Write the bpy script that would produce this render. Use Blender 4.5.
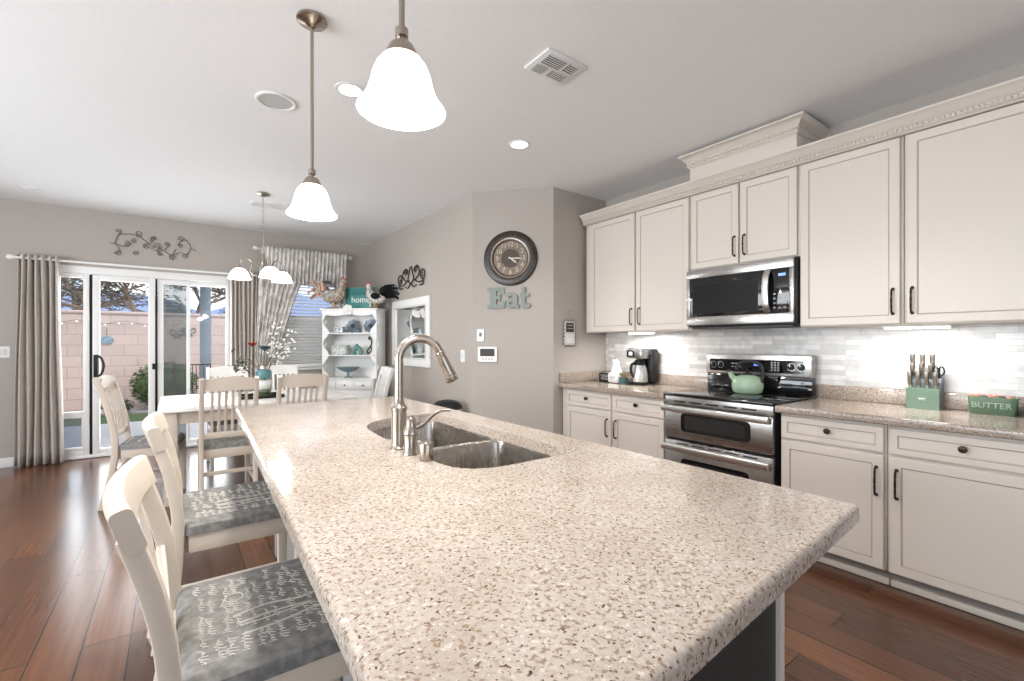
import bpy, bmesh, math, random
from mathutils import Vector, Matrix
R=random.Random(7); PI=math.pi; sin=math.sin; cos=math.cos
S=bpy.context.scene; COL=S.collection
for o in list(bpy.data.objects): bpy.data.objects.remove(o)

# ------------------------------------------------------------ camera, world, big lights, exposure
cam=bpy.data.cameras.new('camera'); cam.sensor_width=36; cam.lens=459/1024*36; cam.clip_start=.02
cam.shift_y=2.5/1024
co=bpy.data.objects.new('camera',cam); COL.objects.link(co); S.camera=co
co.location=(0,0,1.27); co.rotation_euler=(PI/2,0,-math.atan2(336,459))
S.view_settings.view_transform='Standard'; S.view_settings.look='None'
S.view_settings.gamma=1; S.view_settings.use_curve_mapping=False
S.view_settings.exposure=0.18

w=bpy.data.worlds.new('sky'); S.world=w; w.use_nodes=True
nt=w.node_tree; N=nt.nodes; L=nt.links; bg=N['Background']
tc=N.new('ShaderNodeTexCoord'); nz=N.new('ShaderNodeTexNoise'); nz.inputs['Scale'].default_value=5; nz.inputs['Detail'].default_value=6
rp=N.new('ShaderNodeValToRGB'); rp.color_ramp.elements[0].position=.42; rp.color_ramp.elements[0].color=(.50,.66,.92,1)
rp.color_ramp.elements[1].position=.6; rp.color_ramp.elements[1].color=(.95,.97,1,1)
L.new(tc.outputs['Generated'],nz.inputs['Vector']); L.new(nz.outputs['Fac'],rp.inputs['Fac']); L.new(rp.outputs['Color'],bg.inputs['Color'])
bg.inputs['Strength'].default_value=1.7

def area(name,loc,rot,sx,sy,power,col=(1,1,1),shape='RECTANGLE',spread=PI):
    l=bpy.data.lights.new(name,'AREA'); l.shape=shape; l.size=sx; l.size_y=sy; l.energy=power; l.color=col; l.spread=spread
    o=bpy.data.objects.new(name,l); COL.objects.link(o); o.location=loc; o.rotation_euler=rot; return o
def point(name,loc,power,r=.03,col=(1,.955,.91)):
    l=bpy.data.lights.new(name,'POINT'); l.energy=power; l.color=col; l.shadow_soft_size=r
    o=bpy.data.objects.new(name,l); COL.objects.link(o); o.location=loc; return o
# added fill lights at unseen rear and left openings, tilted up; daylight at patio door
area('rear_fill_light',(.4,-3.44,1.5),(math.radians(112),0,0),4.2,1.9,16,(.97,.985,1))
area('left_fill_light',(-3.94,2.0,1.35),(math.radians(126),0,-PI/2),4.6,1.9,235,(.91,.965,1))
area('daylight_patio_door',(-.2,6.98,1.1),(-PI/2,0,0),1.5,1.9,50,(.92,.97,1))
sl=bpy.data.lights.new('sun','SUN'); sl.energy=3.0; sl.angle=.6; sl.color=(1,.95,.9)
so=bpy.data.objects.new('sun',sl); COL.objects.link(so); so.rotation_euler=(math.radians(32),0,math.radians(15))
DOWNLIGHTS=[(2.05,2.71),(.816,2.708),(2.05,1.1),(-1.2,1.2),(-1.4,3.4)]  # last three are added lamps without fittings, for broader light

# ------------------------------------------------------------ materials
def pr(name,col,rough=.5,metal=0,spec=.5,emit=None,es=0,coat=0):
    m=bpy.data.materials.new(name); m.use_nodes=True; b=m.node_tree.nodes['Principled BSDF']
    b.inputs['Base Color'].default_value=(*col,1); b.inputs['Roughness'].default_value=rough; b.inputs['Metallic'].default_value=metal
    b.inputs['Specular IOR Level'].default_value=spec; b.inputs['Coat Weight'].default_value=coat
    if emit: b.inputs['Emission Color'].default_value=(*emit,1); b.inputs['Emission Strength'].default_value=es
    return m
def nodes(m): return m.node_tree.nodes,m.node_tree.links,m.node_tree.nodes['Principled BSDF']
def coordn(m,scale=(1,1,1),rot=(0,0,0),src='Object'):
    n,l,b=nodes(m); t=n.new('ShaderNodeTexCoord'); mp=n.new('ShaderNodeMapping')
    mp.inputs['Scale'].default_value=scale; mp.inputs['Rotation'].default_value=rot
    l.new(t.outputs[src],mp.inputs['Vector']); return mp.outputs['Vector']
def noise(m,vec,scale,detail=4,rough=.5):
    n,l,b=nodes(m); t=n.new('ShaderNodeTexNoise'); t.inputs['Scale'].default_value=scale; t.inputs['Detail'].default_value=detail; t.inputs['Roughness'].default_value=rough
    l.new(vec,t.inputs['Vector']); return t.outputs['Fac']
def ramp(m,fac,stops,interp='LINEAR'):
    n,l,b=nodes(m); r=n.new('ShaderNodeValToRGB'); r.color_ramp.interpolation=interp
    while len(r.color_ramp.elements)<len(stops): r.color_ramp.elements.new(.5)
    for e,(p,c) in zip(r.color_ramp.elements,stops): e.position=p; e.color=(*c,1)
    l.new(fac,r.inputs['Fac']); return r.outputs['Color']
def mix(m,fac,a,b_,mode='MIX'):
    n,l,b=nodes(m); x=n.new('ShaderNodeMix'); x.data_type='RGBA'; x.blend_type=mode
    for s,v in ((x.inputs[0],fac),(x.inputs[6],a),(x.inputs[7],b_)):
        if isinstance(v,(int,float)): s.default_value=v
        elif isinstance(v,tuple): s.default_value=(*v,1)
        else: l.new(v,s)
    return x.outputs[2]
def setc(m,c): n,l,b=nodes(m); l.new(c,b.inputs['Base Color'])
def bump(m,h,strength=.3,dist=.01):
    n,l,b=nodes(m); x=n.new('ShaderNodeBump'); x.inputs['Strength'].default_value=strength; x.inputs['Distance'].default_value=dist
    l.new(h,x.inputs['Height']); l.new(x.outputs['Normal'],b.inputs['Normal'])
def speck(name,a,b_,scale=20,rough=.6,lo=.4,hi=.6,det=4,bs=0,metal=0):
    m=pr(name,a,rough,metal); v=coordn(m); f=noise(m,v,scale,det); setc(m,ramp(m,f,[(lo,a),(hi,b_)]))
    if bs: bump(m,f,bs)
    return m
def brick(name,c1,c2,mort,bw,rh,ms,swap,rough=.4,offs=.5,nscale=None,namt=.3,ncol=(0,0,0),bs=.2,freq=2,grain=None):
    """swap: which object axes run along / across the rows"""
    m=pr(name,c1,rough); n,l,b=nodes(m); t=n.new('ShaderNodeTexCoord'); sp=n.new('ShaderNodeSeparateXYZ'); cb=n.new('ShaderNodeCombineXYZ')
    l.new(t.outputs['Object'],sp.inputs[0]); l.new(sp.outputs[swap[0]],cb.inputs[0]); l.new(sp.outputs[swap[1]],cb.inputs[1])
    k=n.new('ShaderNodeTexBrick'); k.offset=offs; k.offset_frequency=freq
    for s,v in (('Scale',1),('Mortar Size',ms),('Mortar Smooth',.1),('Bias',0),('Brick Width',bw),('Row Height',rh)): k.inputs[s].default_value=v
    for s,v in (('Color1',c1),('Color2',c2),('Mortar',mort)): k.inputs[s].default_value=(*v,1)
    l.new(cb.outputs[0],k.inputs['Vector']); c=k.outputs['Color']
    if grain:
        mp=n.new('ShaderNodeMapping'); mp.inputs['Scale'].default_value=grain[0]; l.new(cb.outputs[0],mp.inputs['Vector'])
        f=noise(m,mp.outputs['Vector'],grain[1],5,.6); c=mix(m,grain[2],c,ramp(m,f,[(.3,grain[3]),(.7,grain[4])]),'MULTIPLY')
    if nscale:
        f2=noise(m,t.outputs['Object'],nscale,4); c=mix(m,ramp(m,f2,[(.45,(0,0,0)),(.75,(namt,)*3)]),c,ncol)
    setc(m,c)
    if bs:
        inv=n.new('ShaderNodeMath'); inv.operation='SUBTRACT'; inv.inputs[0].default_value=1; l.new(k.outputs['Fac'],inv.inputs[1]); bump(m,inv.outputs[0],bs,.004)
    return m
def granite(name,light,mid,dark,tint=1):
    m=pr(name,light,.11,0,.5); v=coordn(m); n,l,b=nodes(m)
    base=ramp(m,noise(m,v,105,4,.7),[(.33,mid),(.47,light),(.57,light),(.68,tuple(min(1,c*1.35) for c in light))])
    base=mix(m,ramp(m,noise(m,v,6,3),[(.42,(0,0,0)),(.62,(.35,)*3)]),base,tuple(c*.95 for c in mid))
    tan=ramp(m,noise(m,coordn(m,(1,1,1),(.4,.2,.9)),120,2,.4),[(.37,(.85,)*3),(.42,(0,0,0))]); base=mix(m,tan,base,(mid[0]*.68,mid[1]*.60,mid[2]*.52))
    d1=ramp(m,noise(m,coordn(m,(1,1.1,1),(.1,.5,.3)),150,1,.3),[(.295,(1,1,1)),(.325,(0,0,0))]); base=mix(m,d1,base,(dark[0]*2.2,dark[1]*2,dark[2]*1.9))
    d2=ramp(m,noise(m,coordn(m,(1.08,1,1),(.7,.1,.6)),80,2,.5),[(.265,(1,1,1)),(.285,(0,0,0))]); base=mix(m,d2,base,dark)
    wt=ramp(m,noise(m,coordn(m,(1,1,1),(.9,.8,.2)),110,2,.4),[(.64,(0,0,0)),(.69,(.7,)*3)]); base=mix(m,wt,base,(.66,.62,.57))
    setc(m,base); return m
def steel(name,col=(.62,.60,.57),rough=.28,sc=(2,2,220)):
    m=pr(name,col,rough,1); v=coordn(m,sc); f=noise(m,v,6,3); n,l,b=nodes(m)
    r=n.new('ShaderNodeMapRange'); r.inputs[3].default_value=rough-.08; r.inputs[4].default_value=rough+.12; l.new(f,r.inputs[0]); l.new(r.outputs[0],b.inputs['Roughness'])
    return m
def thin_glass(name,tint=(1,1,1),gloss=.07,dark=0,darkcol=(.05,.05,.05)):
    m=bpy.data.materials.new(name); m.use_nodes=True; n,l=m.node_tree.nodes,m.node_tree.links; n.clear()
    o=n.new('ShaderNodeOutputMaterial'); t=n.new('ShaderNodeBsdfTransparent'); t.inputs[0].default_value=(*tint,1)
    g=n.new('ShaderNodeBsdfGlossy'); g.inputs['Roughness'].default_value=.02; x=n.new('ShaderNodeMixShader'); x.inputs[0].default_value=gloss
    l.new(t.outputs[0],x.inputs[1]); l.new(g.outputs[0],x.inputs[2]); out=x.outputs[0]
    if dark:
        d=n.new('ShaderNodeBsdfDiffuse'); d.inputs[0].default_value=(*darkcol,1); y=n.new('ShaderNodeMixShader'); y.inputs[0].default_value=dark
        l.new(out,y.inputs[1]); l.new(d.outputs[0],y.inputs[2]); out=y.outputs[0]
    l.new(out,o.inputs[0]); return m
def emis(name,col,st): return pr(name,(.9,.9,.88),.4,0,.3,col,st)

wallm=speck('greige_wall_paint',(.405,.365,.328),(.43,.388,.35),60,.75,.3,.7,3,.03)
ceilm=speck('white_ceiling_paint',(.82,.82,.82),(.85,.85,.85),60,.85,.3,.7,3,.03)
trimm=pr('white_trim_paint',(.82,.81,.79),.4)
woodfloor=brick('dark_wood_planks',(.070,.027,.014),(.165,.070,.034),(.012,.006,.004),1.3,.158,.0025,(1,0),.22,.37,None,.35,(.07,.03,.018),.2,3,((.6,16,1),3,.6,(.6,.55,.52),(1.25,1.2,1.15)))
cream=pr('cream_cabinet_paint',(.66,.60,.535),.38)
glaze=pr('brown_glaze_line',(.43,.37,.315),.5)
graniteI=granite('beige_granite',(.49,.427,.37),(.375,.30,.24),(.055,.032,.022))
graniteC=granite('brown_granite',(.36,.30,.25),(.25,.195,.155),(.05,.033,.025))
tilem=brick('stacked_marble_tile',(.66,.64,.62),(.43,.415,.40),(.42,.40,.38),.23,.034,.0014,(1,2),.22,.37,16,.5,(.33,.315,.30),.15,3)
stainless=steel('brushed_stainless',(.44,.425,.41),.26); stainlessH=pr('polished_stainless',(.74,.73,.71),.30,1)
nickel=pr('brushed_nickel',(.42,.365,.31),.24,1); bronze=pr('dark_bronze',(.045,.034,.028),.35,.8)
sinkm=steel('sink_stainless',(.46,.43,.395),.24,(60,2,2))
blackg=pr('black_glass',(.006,.006,.007),.06,0,.6); blackp=pr('black_plastic',(.010,.010,.011),.42,0,.3); darkint=pr('oven_interior_grey',(.022,.022,.023),.1)
slate=pr('dark_slate_paint',(.032,.037,.035),.45); islegrey=pr('warm_grey_paint',(.30,.285,.27),.5)
chairw=pr('ivory_chair_paint',(.68,.595,.495),.33); chair_shaded=pr('shaded_tone_chair_paint',(.54,.46,.38),.4); chair_lit=pr('lit_tone_chair_paint',(.80,.78,.75),.35)  # dining chair paint in two tones: shade and light put into the colour
fabric=speck('grey_print_fabric',(.17,.165,.155),(.27,.262,.25),45,.85,.4,.65,5,.1); ink=pr('cream_print',(.62,.59,.55),.85)
tablem=speck('whitewashed_wood',(.72,.69,.66),(.84,.82,.79),9,.25,.35,.6); 
white=pr('white_paint',(.80,.79,.77),.4); whitep=pr('white_plastic',(.80,.80,.78),.35); offw=pr('dull_white',(.66,.65,.63),.5)
curtm=pr('taupe_linen',(.56,.51,.465),.9); 
damask=pr('silver_damask',(.5,.46,.42),.55); v=coordn(damask,(1,1,.6)); 
f1=noise(damask,v,16,2); f2=noise(damask,v,38,3); setc(damask,mix(damask,ramp(damask,f1,[(.46,(0,0,0)),(.52,(1,1,1))]),(.70,.67,.645),mix(damask,f2,(.42,.385,.355),(.58,.55,.52))))
iron=pr('dark_iron',(.05,.045,.042),.5,.6); ironL=pr('antique_grey_iron',(.17,.155,.14),.6,.2)
glassm=thin_glass('window_glass',(1,1,1),.012); glass2=thin_glass('clear_jar_glass',(.9,.95,.93),.12)
screenm=thin_glass('insect_screen',(.93,.95,.95),.0,.40,(.13,.14,.135))
mirrorm=pr('mirror_silver',(.86,.87,.87),.01,1)
shadeE=emis('lit_frosted_shade',(1,.95,.88),3.2); shadeC=emis('lit_chandelier_shade',(1,.97,.93),3.0); bulbE=emis('lit_bulb',(1,.95,.88),12); canE=emis('lit_downlight',(1,.97,.93),4); ledE=emis('lit_led_bar',(1,.99,.96),9)
concrete=speck('patio_concrete',(.62,.61,.60),(.70,.69,.68),6,.8,.3,.7); gravel=speck('gravel',(.28,.26,.25),(.62,.58,.55),42,.9,.35,.65,3,.6)
grassm=speck('lawn_green',(.06,.10,.035),(.14,.19,.07),30,.9,.3,.7,5,.5)
blockm=brick('pink_block_wall',(.56,.43,.38),(.50,.385,.345),(.36,.29,.26),.41,.205,.007,(0,2),.9,.5,5,.3,(.42,.33,.30),.3)
leafm=speck('bush_leaf',(.05,.10,.03),(.16,.22,.07),14,.7,.35,.65); leafd=speck('tree_leaf',(.045,.05,.04),(.15,.13,.09),6,.8,.35,.65); barkm=speck('bark',(.13,.085,.06),(.24,.17,.12),20,.9,.3,.7)
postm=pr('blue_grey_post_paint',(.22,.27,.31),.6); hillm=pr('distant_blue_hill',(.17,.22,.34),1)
teal=pr('teal_enamel',(.04,.21,.19),.45); mint=pr('mint_enamel',(.32,.43,.30),.16,0,.5); sage=pr('sage_green_enamel',(.10,.165,.105),.3); bluec=pr('blue_ceramic',(.12,.165,.215),.3)
aqua=pr('aqua_glass',(.20,.29,.32),.2); red=pr('rooster_red',(.45,.06,.035),.5); straw=pr('straw',(.55,.38,.16),.6)

# ------------------------------------------------------------ mesh builder
class B:
    def __init__(s): s.v=[]; s.f=[]; s.mi=[]; s.m=0; s.T=None
    def add(s,vs,fs):
        o=len(s.v); 
        for p in vs: p=Vector(p); s.v.append(tuple(s.T@p) if s.T else tuple(p))
        for f in fs: s.f.append([o+i for i in f]); s.mi.append(s.m)
        return s
    def box(s,x0,x1,y0,y1,z0,z1,b=0,seg=2,M=None):
        x0,x1=min(x0,x1),max(x0,x1); y0,y1=min(y0,y1),max(y0,y1); z0,z1=min(z0,z1),max(z0,z1)
        t=bmesh.new(); bmesh.ops.create_cube(t,size=1)
        for q in t.verts: q.co=Vector(((x0+x1)/2+q.co.x*(x1-x0),(y0+y1)/2+q.co.y*(y1-y0),(z0+z1)/2+q.co.z*(z1-z0)))
        if b: bmesh.ops.bevel(t,geom=t.edges[:],offset=min(b,.49*min(x1-x0,y1-y0,z1-z0)),segments=seg,affect='EDGES',profile=.5)
        t.verts.index_update()
        vs=[(M@q.co if M else q.co) for q in t.verts]; fs=[[q.index for q in f.verts] for f in t.faces]; t.free(); return s.add(vs,fs)
    def loft(s,rings,closed=True,cap=True):
        n=len(rings[0]); vs=[p for r in rings for p in r]; fs=[]
        for i in range(len(rings)-1):
            for j in range(n if closed else n-1):
                k=(j+1)%n; fs.append([i*n+j,i*n+k,(i+1)*n+k,(i+1)*n+j])
        if cap and closed: fs.append(list(range(n))[::-1]); fs.append([(len(rings)-1)*n+j for j in range(n)])
        return s.add(vs,fs)
    def sweep(s,pts,sec,up=(0,0,1),cap=True):
        """sec: list of (a,b) or function(t)->list; a along side, b along up"""
        P=[Vector(p) for p in pts]; n=len(P); up=Vector(up); rings=[]
        for i in range(n):
            d=(P[min(i+1,n-1)]-P[max(i-1,0)]).normalized(); side=d.cross(up)
            if side.length<1e-4: side=d.cross(Vector((1,0,0)) if abs(d.x)<.9 else Vector((0,1,0)))
            side.normalize(); u=side.cross(d).normalized()
            q=sec(i/(n-1)) if callable(sec) else sec
            rings.append([P[i]+side*a+u*b for a,b in q])
        return s.loft(rings,True,cap)
    def tube(s,pts,r,seg=8,cap=True):
        P=[Vector(p) for p in pts]; n=len(P); rings=[]; prev=None
        for i in range(n):
            d=(P[min(i+1,n-1)]-P[max(i-1,0)]); d=d.normalized() if d.length>1e-9 else Vector((0,0,1))
            if prev is None: a=d.orthogonal().normalized()
            else: a=(prev-d*prev.dot(d)); a=a.normalized() if a.length>1e-6 else d.orthogonal().normalized()
            prev=a; b=d.cross(a); rr=r[i] if isinstance(r,(list,tuple)) else r
            rings.append([P[i]+(a*cos(2*PI*k/seg)+b*sin(2*PI*k/seg))*rr for k in range(seg)])
        return s.loft(rings,True,cap)
    def lathe(s,prof,c=(0,0,0),seg=24,M=None,cap=True):
        c=Vector(c); rings=[]
        for r,z in prof:
            ring=[Vector((r*cos(2*PI*k/seg),r*sin(2*PI*k/seg),z)) for k in range(seg)]
            rings.append([c+(M@p if M else p) for p in ring])
        return s.loft(rings,True,cap)
    def cyl(s,p0,p1,r,seg=16): return s.tube([p0,p1],r,seg)
    def ball(s,c,rx,ry=None,rz=None,seg=12,rg=8,M=None):
        ry=ry or rx; rz=rz or rx; c=Vector(c); rings=[]
        for i in range(rg+1):
            a=-PI/2+PI*i/rg; k=max(cos(a),.02)
            ring=[Vector((rx*k*cos(2*PI*j/seg),ry*k*sin(2*PI*j/seg),rz*sin(a))) for j in range(seg)]
            rings.append([c+(M@p if M else p) for p in ring])
        return s.loft(rings)
    def prism(s,outl,O,A,Bv,Nv,th):
        """outline (a,b) in plane at O with axes A,Bv ; thickness th along Nv"""
        O,A,Bv,Nv=map(Vector,(O,A,Bv,Nv)); n=len(outl)
        p0=[O+A*a+Bv*b for a,b in outl]; p1=[p+Nv*th for p in p0]
        return s.add(p0+p1,[list(range(n))[::-1],[n+i for i in range(n)]]+[[i,(i+1)%n,n+(i+1)%n,n+i] for i in range(n)])
    def fillpoly(s,loops,z):
        t=bmesh.new(); es=[]
        for lp in loops:
            vs=[t.verts.new((x,y,z)) for x,y in lp]
            for i in range(len(vs)): es.append(t.edges.new((vs[i],vs[(i+1)%len(vs)])))
        bmesh.ops.triangle_fill(t,use_beauty=True,edges=es,normal=(0,0,1)); t.verts.index_update()
        r=s.add([q.co for q in t.verts],[[q.index for q in f.verts] for f in t.faces]); t.free(); return r
    def grid(s,fn,nu,nv):
        vs=[fn(i/nu,j/nv) for j in range(nv+1) for i in range(nu+1)]
        return s.add(vs,[[j*(nu+1)+i,j*(nu+1)+i+1,(j+1)*(nu+1)+i+1,(j+1)*(nu+1)+i] for j in range(nv) for i in range(nu)])
    def build(s,name,mat,parent=None,world=True,sharp=38,solid=0):
        me=bpy.data.meshes.new(name); off=Vector((0,0,0))
        if parent is not None and world:
            p=parent
            while p is not None: off+=p.location; p=p.parent
        me.from_pydata([tuple(Vector(q)-off) for q in s.v],[],s.f)
        ms=mat if isinstance(mat,list) else [mat]
        for m in ms: me.materials.append(m)
        me.polygons.foreach_set('material_index',s.mi); 
        t=bmesh.new(); t.from_mesh(me); bmesh.ops.recalc_face_normals(t,faces=t.faces[:]); t.to_mesh(me); t.free()
        me.polygons.foreach_set('use_smooth',[True]*len(me.polygons)); me.set_sharp_from_angle(angle=math.radians(sharp)); me.update()
        o=bpy.data.objects.new(name,me); COL.objects.link(o)
        if parent is not None: o.parent=parent
        if solid: md=o.modifiers.new('thickness','SOLIDIFY'); md.thickness=solid; md.offset=0
        return o
def tag(o,label,cat,group=None,kind=None):
    o['label']=label; o['category']=cat
    if group: o['group']=group
    if kind: o['kind']=kind
    return o
def thing(name,label,cat,loc=(0,0,0),rotz=0,group=None):
    o=bpy.data.objects.new(name,None); o.empty_display_size=.05; COL.objects.link(o); o.location=loc; o.rotation_euler=(0,0,rotz); return tag(o,label,cat,group)
def struct(name,b,m,label=None,parent=None):
    o=b.build(name,m,parent)
    if parent is None: o['kind']='structure'
    if label: o['label']=label
    return o
def dup(root,loc,rotz,label,group=None):
    def cp(o,par):
        c=o.copy(); COL.objects.link(c)
        if par is not None: c.parent=par
        for ch in [x for x in bpy.data.objects if x.parent==o]: cp(ch,c)
        return c
    r=cp(root,None); r.location=loc; r.rotation_euler=(0,0,rotz); r['label']=label
    if group: r['group']=group
    return r
def rrect(x0,x1,y0,y1,r,n=5):
    o=[]
    for cx,cy,a in ((x1-r,y1-r,0),(x0+r,y1-r,PI/2),(x0+r,y0+r,PI),(x1-r,y0+r,1.5*PI)):
        for i in range(n+1): t=a+PI/2*i/n; o.append((cx+r*cos(t),cy+r*sin(t)))
    return o
def rpoly(pts,rad,n=5):
    o=[]; m=len(pts)
    for i in range(m):
        p=Vector(pts[i]); a=(Vector(pts[i-1])-p).normalized(); c=(Vector(pts[(i+1)%m])-p).normalized(); r=rad[i] if isinstance(rad,(list,tuple)) else rad
        for k in range(n+1):
            t=k/n; o.append(tuple((p+a*r)*(1-t)**2+p*2*t*(1-t)+(p+c*r)*t*t))
    return o
def offs(poly,d):
    o=[]; m=len(poly); A=sum(poly[i-1][0]*poly[i][1]-poly[i][0]*poly[i-1][1] for i in range(m)); sg=1 if A>0 else -1
    for i in range(m):
        a=Vector(poly[i-1]); b=Vector(poly[i]); c=Vector(poly[(i+1)%m]); e1=(b-a); e2=(c-b)
        if e1.length<1e-9: e1=e2
        if e2.length<1e-9: e2=e1
        n1=Vector((-e1.y,e1.x)).normalized(); n2=Vector((-e2.y,e2.x)).normalized(); nn=(n1+n2); nn=nn.normalized() if nn.length>1e-6 else n1
        k=d/max(.4,nn.dot(n1)); o.append((b.x+nn.x*k*sg,b.y+nn.y*k*sg))
    return o
def slab(b,outer,z0,z1,holes=(),rnd=.014):
    rows=[(rnd,z1)]+[(rnd*(1-sin(a)),z1-rnd*(1-cos(a))) for a in (PI/8,PI/4,3*PI/8,PI/2)]+[(0,z0+rnd*.5),(rnd*.5,z0)]
    lp=[offs(outer,d) for d,_ in rows]; b.fillpoly([lp[0]]+list(holes),z1); b.fillpoly([lp[-1]]+list(holes),z0)
    b.loft([[(x,y,z) for x,y in l] for l,(d,z) in zip(lp,rows)],True,False)
    for h in holes: b.loft([[(x,y,z1) for x,y in h],[(x,y,z0) for x,y in h]],True,False)
def text_mesh(b,body,size,O,A,Bv,Nv,depth=.001,align='CENTER'):
    """letters of the built-in font as mesh, standing in plane O,A,Bv"""
    c=bpy.data.curves.new('lettering','FONT'); c.body=body; c.size=size; c.extrude=depth; c.align_x=align; c.align_y='CENTER'; c.resolution_u=3
    o=bpy.data.objects.new('lettering',c); COL.objects.link(o); dg=bpy.context.evaluated_depsgraph_get(); me=bpy.data.meshes.new_from_object(o.evaluated_get(dg))
    O,A,Bv,Nv=map(Vector,(O,A,Bv,Nv))
    b.add([O+A*q.co.x+Bv*q.co.y+Nv*q.co.z for q in me.vertices],[list(p.vertices) for p in me.polygons])
    bpy.data.objects.remove(o); bpy.data.curves.remove(c); bpy.data.meshes.remove(me)
def arc(c,r,a0,a1,n=10,A=(1,0,0),Bv=(0,0,1)):
    c,A,Bv=Vector(c),Vector(A),Vector(Bv); return [c+(A*cos(a0+(a1-a0)*i/n)+Bv*sin(a0+(a1-a0)*i/n))*r for i in range(n+1)]
def smooth(pts,n=6):
    P=[Vector(p) for p in pts]; o=[]
    for i in range(len(P)-1):
        a=P[max(i-1,0)]; b=P[i]; c=P[i+1]; d=P[min(i+2,len(P)-1)]
        for k in range(n):
            t=k/n; o.append(.5*((2*b)+(c-a)*t+(2*a-5*b+4*c-d)*t*t+(3*b-a-3*c+d)*t**3))
    return o+[P[-1]]

# ------------------------------------------------------------ room shell
H=2.74; XR=3.59; YB=6.83; XD=2.34
struct('floor',B().box(-4,XR+.1,-3.5,YB+.06,-.1,0),woodfloor,'dark reddish brown wood plank floor')
struct('ceiling',B().box(-4.1,XR+.1,-3.6,YB+.15,H,H+.1),ceilm,'plain white ceiling')
b=B(); D0,D1=-1.10,.62; W0,W1,WZ0,WZ1=.98,1.93,.93,2.12
b.box(-4.1,D0,YB,YB+.14,0,H).box(D0,D1,YB,YB+.14,2.11,H).box(D1,W0,YB,YB+.14,0,H).box(W0,W1,YB,YB+.14,0,WZ0).box(W0,W1,YB,YB+.14,WZ1,H).box(W1,XD+.1,YB,YB+.14,0,H)
struct('wall_back',b,wallm,'greige wall with the patio door and dining window')
struct('wall_dining',B().box(XD,XD+.1,3.85,YB,0,H),wallm)
struct('wall_pantry',B().prism([(2.34,3.85),(2.87,3.26),(2.95,3.34),(2.44,3.91)],(0,0,0),(1,0,0),(0,1,0),(0,0,1),H),wallm,'angled greige wall with the clock')
struct('wall_end',B().box(2.87,XR+.1,3.26,3.36,0,H),wallm)
struct('wall_right',B().box(XR,XR+.1,-3.5,3.26,0,H),wallm)
b=B().box(-4.1,-4,-3.6,-.3,0,H).box(-4.1,-4,4.3,YB,0,H).box(-4.1,-4,-.3,4.3,0,.35).box(-4.1,-4,-.3,4.3,2.35,H); struct('wall_left',b,wallm)
b=B().box(-4,-1.7,-3.6,-3.5,0,H).box(2.5,XR+.1,-3.6,-3.5,0,H).box(-1.7,2.5,-3.6,-3.5,0,.5).box(-1.7,2.5,-3.6,-3.5,2.5,H); struct('wall_rear',b,wallm)
b=B().box(-4,D0-.02,YB-.014,YB,0,.1,.004).box(D1+.02,XD-.02,YB-.014,YB,0,.1,.004); struct('baseboard_back',b,trimm)
struct('baseboard_dining',B().box(XD-.014,XD,3.87,YB-.02,0,.1,.004),trimm)
dv=Vector((.53,-.59,0)).normalized(); dn=Vector((-dv.y*-1,0,0)); PN=Vector((-.59,-.53,0)).normalized(); PA=dv
struct('baseboard_pantry',B().prism([(0,0),(.79,0),(.79,.1),(0,.1)],(2.34,3.85,0),PA,(0,0,1),PN,.014),trimm)
struct('trim_1',B().box(XR-.008,XR-.0005,-.3,3.255,.98,1.43),tilem,'stacked grey white marble tile backsplash')

# ------------------------------------------------------------ patio door
b=B(); y0,y1=YB-.012,YB+.1
b.box(D0,D0+.05,y0,y1,0.012,2.11,.004).box(D1-.05,D1,y0,y1,.012,2.11,.004).box(D0+.05,D1-.05,y0,y1,2.03,2.11,.004).box(D0+.05,D1-.05,y0,y1,.005,.035,.003)
dr=struct('door_1',b,trimm,'white sliding glass patio door with a pet door')
def sash(name,x0,x1,z0,z1,st,y,par,m=trimm,label=None,bot=None):
    b=B(); bt=bot or st; b.box(x0,x0+st,y-.018,y+.018,z0,z1,.004).box(x1-st,x1,y-.018,y+.018,z0,z1,.004).box(x0+st,x1-st,y-.018,y+.018,z1-st,z1,.004).box(x0+st,x1-st,y-.018,y+.018,z0,z0+bt,.004)
    o=b.build(name,m,par); return o
fx=sash('pet_door_panel',-1.048,-.775,.036,2.028,.045,YB+.02,dr,bot=.06)
B().box(-1.005,-.82,YB+.019,YB+.023,.52,1.98).build('glass_pane',glassm,fx)
b=B().box(-1.005,-.82,YB,YB+.04,.45,.52,.004).box(-1.005,-.82,YB+0,YB+.04,.096,.13,.004).box(-1.005,-.992,YB,YB+.04,.13,.45,.003).box(-.833,-.82,YB,YB+.04,.13,.45,.003); b.build('pet_flap_frame',whitep,fx)
B().box(-.992,-.833,YB+.015,YB+.02,.13,.45).build('pet_flap',thin_glass('smoky_flap',(.75,.78,.82),.05,.15,(.5,.52,.55)),fx)
B().box(-.772,-.748,YB+.03,YB+.05,.036,2.028).build('dark_gap_strip',blackp,dr)  # black strip put in for the dark gap beside the pet panel
s1=sash('sliding_panel',-.745,-.20,.036,2.028,.06,YB+.02,dr)
B().box(-.685,-.26,YB+.019,YB+.023,.096,1.968).build('glass_pane',glassm,s1)
b=B(); hx=-.715; b.box(hx-.022,hx+.016,YB-.018,YB+.0,.89,1.14,.006); b.tube(smooth([(hx+.01,YB-.02,.90),(hx+.05,YB-.05,.93),(hx+.07,YB-.055,1.015),(hx+.05,YB-.05,1.10),(hx+.01,YB-.02,1.13)],5),.013,8); b.build('door_handle',blackp,dr)
B().box(-.198,-.178,YB+.03,YB+.06,.036,2.028).build('black_stile',blackp,dr)
B().box(-.225,-.195,YB-.012,YB+.0,.96,1.03,.004).build('latch',blackp,dr)
s2=sash('fixed_panel',-.176,.57,.036,2.028,.055,YB+.062,dr)
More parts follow.
